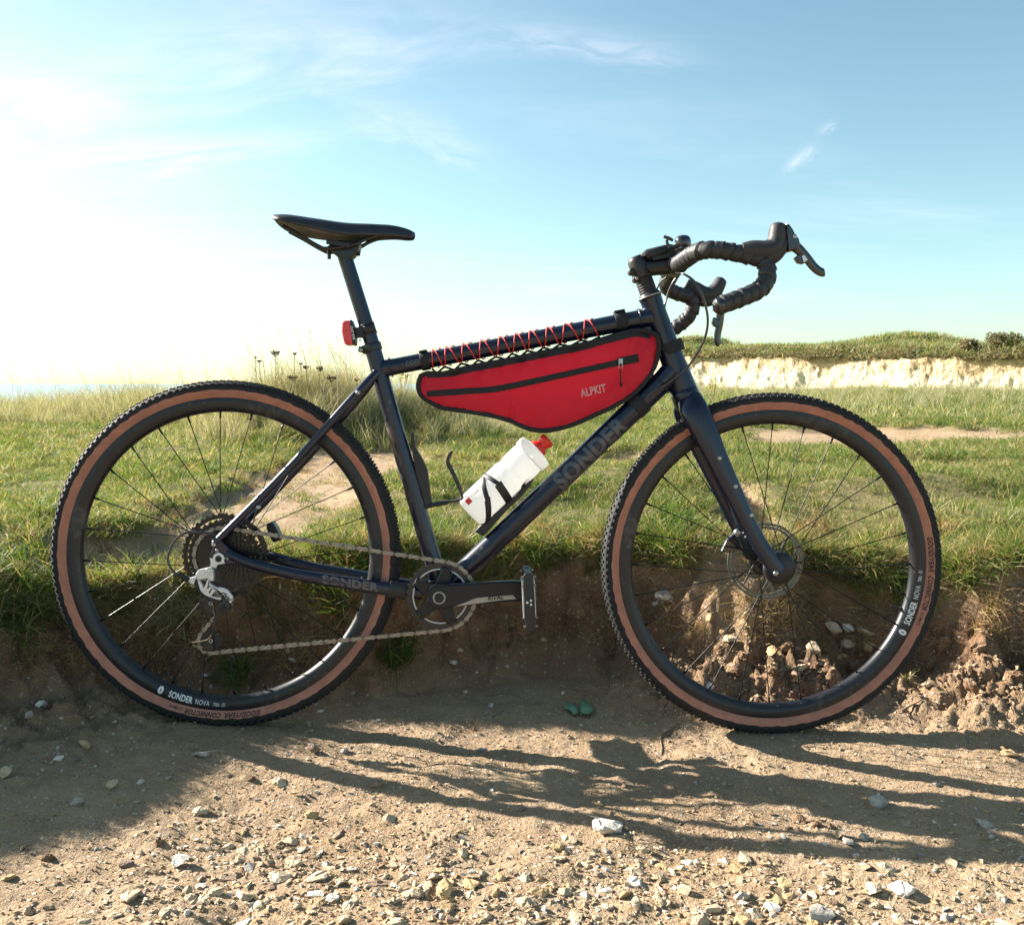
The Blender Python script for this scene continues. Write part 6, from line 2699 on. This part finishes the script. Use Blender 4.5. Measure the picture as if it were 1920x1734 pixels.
# near turf on the bank top
x, y = frustum(17000, 1.4, 4.6)
z, T, Fm = terrain(x, y)
clumpy = 0.55 + 0.9 * fbm(x, y, 3.5, 3, 401)
mm = strip_mask(x, y)
ok = ((T > 0.5) | ((mm > 0.5) & (y > 2.4) & (rng.uniform(0, 1, len(x)) < 0.10))) & (rng.uniform(0, 1, len(x)) < np.clip(0.28 + 1.0 * clumpy, 0.32, 1))
x, y, z, cl = x[ok], y[ok], z[ok], clumpy[ok]
s = (0.62 + 0.45 * np.clip(cl, 0, 1.3)) * rng.uniform(0.75, 1.25, len(x))
scatter_gn('turf_grass', np.stack([x, y, z - 0.004], -1), eul(len(x), 0.15), np.stack([s * 0.9, s * 0.9, s * 0.60], -1), turf_c, 'short cropped sunlit turf covering the bank top', 'grass')

# mid turf
x, y = frustum(17000, 4.5, 13, 0.60, 0.4, 1.3)
z, T, Fm = terrain(x, y)
ok = (T > 0.5) & (y < edge_y(x) - 0.1)
x, y, z = x[ok], y[ok], z[ok]
s = (0.75 + 0.4 * np.clip(0.5 + fbm(x, y, 1.6, 3, 402), 0, 1.2)) * rng.uniform(0.8, 1.3, len(x)) * (0.75 + y * 0.055)
scatter_gn('meadow_grass', np.stack([x, y, z - 0.01], -1), eul(len(x), 0.15), np.stack([s * 1.4, s * 1.4, s * 0.85], -1), turf_c, 'rough grass stretching over the clifftop beyond the bank', 'grass')

# far turf to the cliff edge
x, y = frustum(12000, 11, 36, 0.60, 1, 1.2)
z, T, Fm = terrain(x, y)
ok = (T > 0.5) & (y < edge_y(x) + 0.2)
x, y, z = x[ok], y[ok], z[ok]
s = rng.uniform(0.7, 1.3, len(x)) * (0.6 + y * 0.03)
scatter_gn('distant_grass', np.stack([x, y, z - 0.01], -1), eul(len(x), 0.12), np.stack([s * 1.2, s * 1.2, s], -1), far_c, 'distant pale grass running up to the cliff edge', 'grass')

# long tufts: along the lip of the bank, hanging over it
n = 1500
x = rng.uniform(-1.5, 1.5, n)
yl, zl, wl = lip(x)
dy = np.abs(rng.normal(0, 0.05, n)) - 0.035
y = yl + dy
z, T, Fm = terrain(x, y)
ok = rng.uniform(0, 1, n) < np.clip(0.55 + 1.1 * fbm(x, y * 0, 3.0, 3, 404), 0.05, 1) * (1 - 0.6 * np.exp(-((x - 0.08) / 0.22) ** 2))
ok &= ~((x > 0.44) & (x < 0.60))
x, y, z, dy = x[ok], y[ok], z[ok], dy[ok]
over = np.clip((0.03 - dy) / 0.06, 0, 1)
rot = np.stack([0.25 + 1.1 * over * rng.uniform(0.5, 1.2, len(x)), rng.normal(0, 0.3, len(x)), rng.normal(0, 0.3, len(x))], -1)
s = rng.uniform(0.40, 1.0, len(x))
scatter_gn('overhanging_grass', np.stack([x, y, z], -1), rot, np.stack([s, s, s], -1), lush_c, 'longer green grass hanging over the lip of the earth bank', 'grass')

# dark green longer patches inside the turf
x, y = frustum(2600, 2.2, 9)
z, T, Fm = terrain(x, y)
ok = (T > 0.6) & (fbm(x, y, 1.5, 3, 405) > 0.30)
x, y, z = x[ok], y[ok], z[ok]
s = rng.uniform(0.5, 0.95, len(x))
scatter_gn('lush_grass', np.stack([x, y, z], -1), eul(len(x), 0.3), np.stack([s * 1.3, s * 1.3, s], -1), lush_c, 'darker green longer grass patches within the turf', 'grass')

# dry roots and straw: bank face and edges of the bare strips
x = rng.uniform(-1.2, 1.25, 1500)
yl, zl, wl = lip(x)
y = yl - wl * rng.uniform(-0.25, 0.60, 1500)
z, T, Fm = terrain(x, y)
ok = rng.uniform(0, 1, 1500) < (0.28 + 0.62 * np.exp(-((x - 0.68) / 0.10) ** 2) + 0.4 * np.exp(-((x + 0.82) / 0.12) ** 2))
x, y, z = x[ok], y[ok], z[ok]
x2, y2 = frustum(5200, 2.3, 6.5)
z2, T2, F2 = terrain(x2, y2)
m2 = strip_mask(x2, y2)
ok = ((m2 > 0.08) & (m2 < 0.85)) | ((m2 >= 0.85) & (rng.uniform(0, 1, len(m2)) < 0.16))
x2, y2, z2 = x2[ok], y2[ok], z2[ok]
rot1 = np.stack([rng.uniform(0.7, 1.7, len(x)), rng.normal(0, 0.4, len(x)), rng.normal(0, 0.5, len(x))], -1)
X, Y, Z = np.concatenate([x, x2]), np.concatenate([y, y2]), np.concatenate([z, z2])
rot = np.concatenate([rot1, eul(len(x2), 0.4)])
s = rng.uniform(0.45, 0.95, len(X))
scatter_gn('dry_grass', np.stack([X, Y, Z], -1), rot, np.stack([s, s, s], -1), dry_c, 'brown straw and dry rootlets on the bank face and bare edges', 'grass')

# tall tussock and fringe against the sky and sea
n = 900
x = -1.40 + rng.normal(0, 0.30, n)
y = 6.7 + rng.normal(0, 0.40, n)
x2 = rng.uniform(-9, -1.5, 1500)
y2 = 8.0 + rng.uniform(0, 5.0, 1500) + 0.10 * np.abs(x2)
x3 = -0.72 + rng.normal(0, 0.35, 330)
y3 = 7.0 + rng.normal(0, 0.4, 330)
x4 = rng.uniform(4, 17, 900)
y4 = rng.uniform(14, 31, 900)
X, Y = np.concatenate([x, x2, x3, x4]), np.concatenate([y, y2, y3, y4])
Z, T, Fm = terrain(X, Y)
ok = Y < edge_y(X) + 0.3
s = np.concatenate([rng.uniform(0.30, 1.05, n) * (0.6 + 0.7 * np.clip(0.5 + fbm(x, y, 3.0, 3, 778), 0, 1)), rng.uniform(0.3, 1.25, 1500) * (0.55 + 0.75 * np.clip(0.5 + fbm(x2, y2, 0.9, 3, 777), 0, 1)), rng.uniform(0.4, 0.75, 330), rng.uniform(0.9, 1.8, 900)])
rot = eul(len(X), 0.16)
rot[:, 1] += 0.10
scatter_gn('tall_grass', np.stack([X, Y, Z], -1)[ok], rot[ok], np.stack([s, s, s], -1)[ok], tall_c, 'tall pale tussock grass along the clifftop against the sky', 'grass')


n = 240
x = rng.uniform(-1.35, -0.45, n)
y = 6.45 + rng.normal(0, 0.30, n)
z = terrain(x, y)[0]
s = rng.uniform(0.7, 1.5, n)
scatter_gn('mound_herbage', np.stack([x, y, z], -1), eul(n, 0.25), np.stack([s, s, s], -1), lush_c, 'dark green herbage on the side of the tussock mound', 'grass')

# seeding grass stems rising above the tussock
def stem_mesh(seed):
    r = np.random.default_rng(seed)
    mb = MB()
    H_ = r.uniform(0.34, 0.62)
    b = r.uniform(0.05, 0.16)
    pts = [(b * t * t, 0.02 * math.sin(3 * t), H_ * t) for t in np.linspace(0, 1, 7)]
    mb.tube(pts, [0.0016 - 0.0008 * i / 6 for i in range(7)], 4, cap=False)
    for k in range(16):
        t = 0.72 + 0.28 * k / 15
        c = V3(b * t * t, 0, H_ * t)
        a = r.uniform(0, 6.28)
        e = V3(math.cos(a) * 0.007, math.sin(a) * 0.007, 0.010)
        mb.add([c, c + e + V3(.0015, 0, 0), c + e * 1.5, c + e - V3(.0015, 0, 0)], [(0, 1, 2, 3)], False)
    V = mb.v
    return clump_mesh('stem', (V, mb.f, [0.99] * len(mb.f)), M_tall)


stem_c = proto_collection('stems', [stem_mesh(900 + i) for i in range(6)])
n = 190
x = np.concatenate([-1.45 + rng.normal(0, 0.42, 110), rng.uniform(-5.0, -1.9, 60), -0.65 + rng.normal(0, 0.3, 20)])
y = np.concatenate([6.6 + rng.normal(0, 0.35, 110), rng.uniform(7.5, 11, 60), 6.9 + rng.normal(0, 0.3, 20)])
z, T, Fm = terrain(x, y)
s = rng.uniform(0.65, 1.25, n)
rot = eul(n, 0.12)
rot[:, 2] = PI + rng.normal(0, 1.2, n)
scatter_gn('seeding_grass', np.stack([x, y, z], -1), rot, np.stack([s, s, s], -1), stem_c, 'thin seeding grass stems standing against the bright sky', 'grass')


# dried umbels
def umbel(px, py, sz, d, label=None):
    dr = ray(px, py)
    t = d / dr.y
    top = CAM + dr * t
    gz = ground_z(top.x, top.y)
    root = empty('dried_flower', None, (top.x, top.y, gz))
    tag(root, label or 'dried brown umbel flower head on a stalk above the tussock', 'flower', 'dried umbels on the tussock mound')
    H_ = top.z - gz
    mb = MB()
    sw = random.uniform(-0.05, 0.05)
    mb.tube(spline([(sw, 0, 0), (sw * 0.4, 0.01, H_ * 0.5), (0, 0, H_ - sz * 0.45)], 4), 0.0022, 6)
    mb.build('stem', M_stalk, root)
    mb = MB()
    r = np.random.default_rng(int(px))
    for k in range(26):
        a, q = r.uniform(0, 6.28), math.sqrt(r.uniform()) * sz / 2
        tip = V3(q * math.cos(a), q * math.sin(a), H_ - sz * 0.10 * r.uniform(0, 2) + 0.10 * q)
        mb.tube([V3(0, 0, H_ - sz * 0.5), tip.lerp(V3(0, 0, H_ - sz * 0.5), 0.5) + V3(q * math.cos(a), q * math.sin(a), 0) * 0.25, tip], 0.0008, 4, cap=False)
        for j in range(5):
            c = tip + V3(*(r.normal(0, sz * 0.06, 3)))
            n_ = V3(*r.normal(0, 1, 3)).normalized()
            a_, b_ = frame_from(n_)
            w_ = sz * 0.07
            mb.add([c + a_ * w_, c + b_ * w_, c - a_ * w_, c - b_ * w_], [(0, 1, 2, 3)], False)
    mb.build('flower_head', M_umbel, root)


for px, py, sz in ((516, 660, .046), (552, 662, .026), (574, 687, .034), (600, 689, .044), (564, 681, .022), (486, 676, .022), (479, 669, .018), (622, 707, .052), (669, 711, .024), (548, 706, .05), (607, 733, .04)):
    umbel(px, py, sz * 1.3, 6.35 + random.uniform(-.15, .15))


# single tufts on the bank face
def tuft(px, py, seed, n, rad, l0, l1, m, label, tilt=(0.5, 0, 0), bend=1.6):
    p = hit(px, py)
    o = bpy.data.objects.new('grass_tuft', clump_mesh('grass_tuft', blades(n, rad, l0, l1, 0.0024, bend, seed, 0.55), m))
    COL.objects.link(o)
    o.location = p
    o.rotation_euler = tilt
    tag(o, label, 'grass tuft')


tuft(745, 1235, 1, 260, 0.040, 0.04, 0.10, M_lush, 'dark green grass tuft at the bank foot below the chain', (0.7, 0, 0))
tuft(440, 1265, 2, 240, 0.038, 0.03, 0.08, M_lush, 'dark green grass tuft on the shaded bank inside the rear wheel', (0.7, 0, 0))
tuft(330, 1140, 3, 340, 0.050, 0.05, 0.11, M_tall, 'yellowish grass tuft growing from the bank behind the rear derailleur', (0.8, 0, 0.2))
tuft(285, 1190, 4, 200, 0.035, 0.05, 0.10, M_dry, 'straw coloured grass tuft drooping down the bank inside the rear wheel', (1.1, 0, 0.2))
tuft(370, 1110, 5, 260, 0.040, 0.04, 0.09, M_lush, 'bright green grass tuft beside the rear derailleur', (0.7, 0, 0))
tuft(60, 1090, 6, 420, 0.080, 0.06, 0.15, M_lush, 'long green grass tuft hanging over the bank beside the rear tyre', (0.9, 0, 0.2), 1.9)
tuft(25, 1160, 7, 300, 0.070, 0.06, 0.14, M_lush, 'shaded grass tuft drooping low down the bank beyond the rear tyre', (1.2, 0, 0.1), 2.0)
tuft(1700, 1276, 8, 26, 0.010, 0.02, 0.06, M_turf, 'tiny bright grass sprig at the bank foot behind the front tyre', (0.3, 0, 0))
tuft(1640, 1060, 9, 320, 0.060, 0.05, 0.12, M_turf, 'sunlit grass tuft hanging over the bank inside the front wheel', (0.9, 0, 0))
tuft(1525, 1010, 10, 420, 0.060, 0.04, 0.10, M_dry, 'mat of dead brown grass on the bank lip behind the front wheel', (0.9, 0, 0), 2.2)
tuft(1255, 1005, 11, 420, 0.075, 0.06, 0.13, M_lush, 'dark overhanging grass tuft on the bank behind the front tyre', (0.9, 0, 0), 2.0)
tuft(1000, 1010, 12, 260, 0.060, 0.05, 0.11, M_dry, 'dry straw tuft spilling over the bank under the down tube', (1.0, 0, 0), 2.2)


def weed(px, py, d, size, label, m, n=60):
    dr = ray(px, py)
    p = CAM + dr * (d / dr.y)
    z = ground_z(p.x, p.y)
    root = empty('leafy_weed', None, (p.x, p.y, z))
    tag(root, label, 'weed')
    r = np.random.default_rng(int(px * 3 + py))
    H_ = max(size * 0.5, p.z - z)
    mb = MB()
    for k in range(4):
        a = r.uniform(0, 6.28)
        mb.tube([(0, 0, 0), (math.cos(a) * size * .15, math.sin(a) * size * .15, H_ * .6), (math.cos(a) * size * .3, math.sin(a) * size * .3, H_)], 0.006 * size / 0.3, 5)
    mb.build('stem', M_stalk, root)
    V, F_, T = [], [], []
    for k in range(n):
        c = V3(*(r.normal(0, size * 0.22, 3))) + V3(0, 0, H_)
        nn = V3(*r.normal(0, 1, 3)).normalized()
        a_, b_ = frame_from(nn)
        l_ = size * r.uniform(0.06, 0.14)
        i = len(V)
        V += [tuple(c + a_ * l_), tuple(c + b_ * l_ * .45), tuple(c - a_ * l_), tuple(c - b_ * l_ * .45)]
        F_.append((i, i + 1, i + 2, i + 3))
        T.append(r.uniform())
    o = bpy.data.objects.new('leaves', clump_mesh('leaves', (V, F_, T), m))
    COL.objects.link(o)
    o.parent = root


weed(1338, 716, 16.0, 0.24, 'yellow green weed standing before the chalk cliff beside the fork', M_weed)
weed(756, 700, 7.0, 0.12, 'small yellowish weed on the clifftop beside the seat tube', M_weed, 40)

# ------------------------------------------------------------------ scrub on the downland above the chalk


def scrub_proto(seed, n=200):
    r = np.random.default_rng(seed)
    V, F_, T = [], [], []
    for k in range(n):
        d = r.normal(size=3)
        d /= np.linalg.norm(d)
        d[2] = abs(d[2])
        c = d * r.uniform(0.5, 1.0) ** 0.5 * np.array([0.5, 0.5, 0.45]) * (1 + 0.3 * math.sin(5 * d[0]) * math.cos(4 * d[1]))
        nn = Vector(r.normal(0, 1, 3)).normalized()
        a_, b_ = frame_from(nn)
        l_ = r.uniform(0.03, 0.075)
        i = len(V)
        for q in (a_ * l_, b_ * l_ * .55, -a_ * l_, -b_ * l_ * .55):
            V.append(tuple(Vector(c) + q))
        F_.append((i, i + 1, i + 2, i + 3))
        T.append(r.uniform())
    return clump_mesh('scrub', (V, F_, T), M_scrub)


scrub_c = proto_collection('scrub', [scrub_proto(950 + i) for i in range(5)])
n = 2600
S = rng.uniform(-6, 34, n)
B = np.abs(rng.normal(0, 1.0, n)) * rng.choice([0.5, 3.0], n)
Z = downland(S, np.maximum(B, 0))
X = CL0.x + cdir.x * S - cn.x * B
Y = CL0.y + cdir.y * S - cn.y * B
s = rng.uniform(0.25, 0.75, n)
scatter_gn('clifftop_scrub', np.stack([X, Y, Z - 0.08], -1), eul(n, 0.1), np.stack([s * 1.3, s * 1.3, s], -1), scrub_c, 'low brown green scrub fringing the top of the chalk cliff', 'scrub')
n = 6500
S = rng.uniform(-7, 36, n)
B = rng.uniform(0.3, 22, n)
Z = downland(S, B)
X = CL0.x + cdir.x * S - cn.x * B
Y = CL0.y + cdir.y * S - cn.y * B
s = rng.uniform(1.5, 3.4, n)
scatter_gn('downland_grass', np.stack([X, Y, Z - 0.02], -1), eul(n, 0.1), np.stack([s * 1.4, s * 1.4, s], -1), far_c, 'rough pale grass covering the downland above the cliff', 'grass')


def bush(S_, B_, w, h, seed, label):
    x = CL0.x + cdir.x * S_ - cn.x * B_
    y = CL0.y + cdir.y * S_ - cn.y * B_
    z = float(downland(np.array([S_]), np.array([B_]))[0])
    root = empty('bush', None, (x, y, z))
    tag(root, label, 'bush')
    r = np.random.default_rng(seed)
    mb = MB()
    V, F_, T = [], [], []
    for k in range(9):
        a = r.uniform(0, 6.28)
        c = V3(math.cos(a) * w * .32 * r.uniform(), math.sin(a) * w * .32 * r.uniform(), h * r.uniform(.35, .7))
        mb.tube([(0, 0, 0), tuple(c * 0.6), tuple(c)], [0.03, 0.02, 0.01], 5)
        rr = w * r.uniform(.16, .30)
        for j in range(260):
            d = V3(*r.normal(0, 1, 3)).normalized() * rr * r.uniform(.5, 1.05)
            d.z *= 0.85
            nn = V3(*r.normal(0, 1, 3)).normalized()
            a_, b_ = frame_from(nn)
            l_ = r.uniform(0.03, 0.07)
            i = len(V)
            for q in (a_ * l_, b_ * l_ * .6, -a_ * l_, -b_ * l_ * .6):
                V.append(tuple(c + d + q))
            F_.append((i, i + 1, i + 2, i + 3))
            T.append(r.uniform())
    mb.build('branches', M_twig, root)
    o = bpy.data.objects.new('foliage', clump_mesh('foliage', (V, F_, T), M_scrub))
    COL.objects.link(o)
    o.parent = root


bush(20.8, 1.2, 1.9, 0.65, 1, 'dark green thorn bush on the cliff top at the end of the chalk face')
bush(22.3, 2.0, 2.2, 0.75, 2, 'rounded dark bush behind the thorn bush on the cliff top')
bush(19.0, 1.0, 1.3, 0.45, 3, 'low olive bush on the cliff top before the thorn bush')
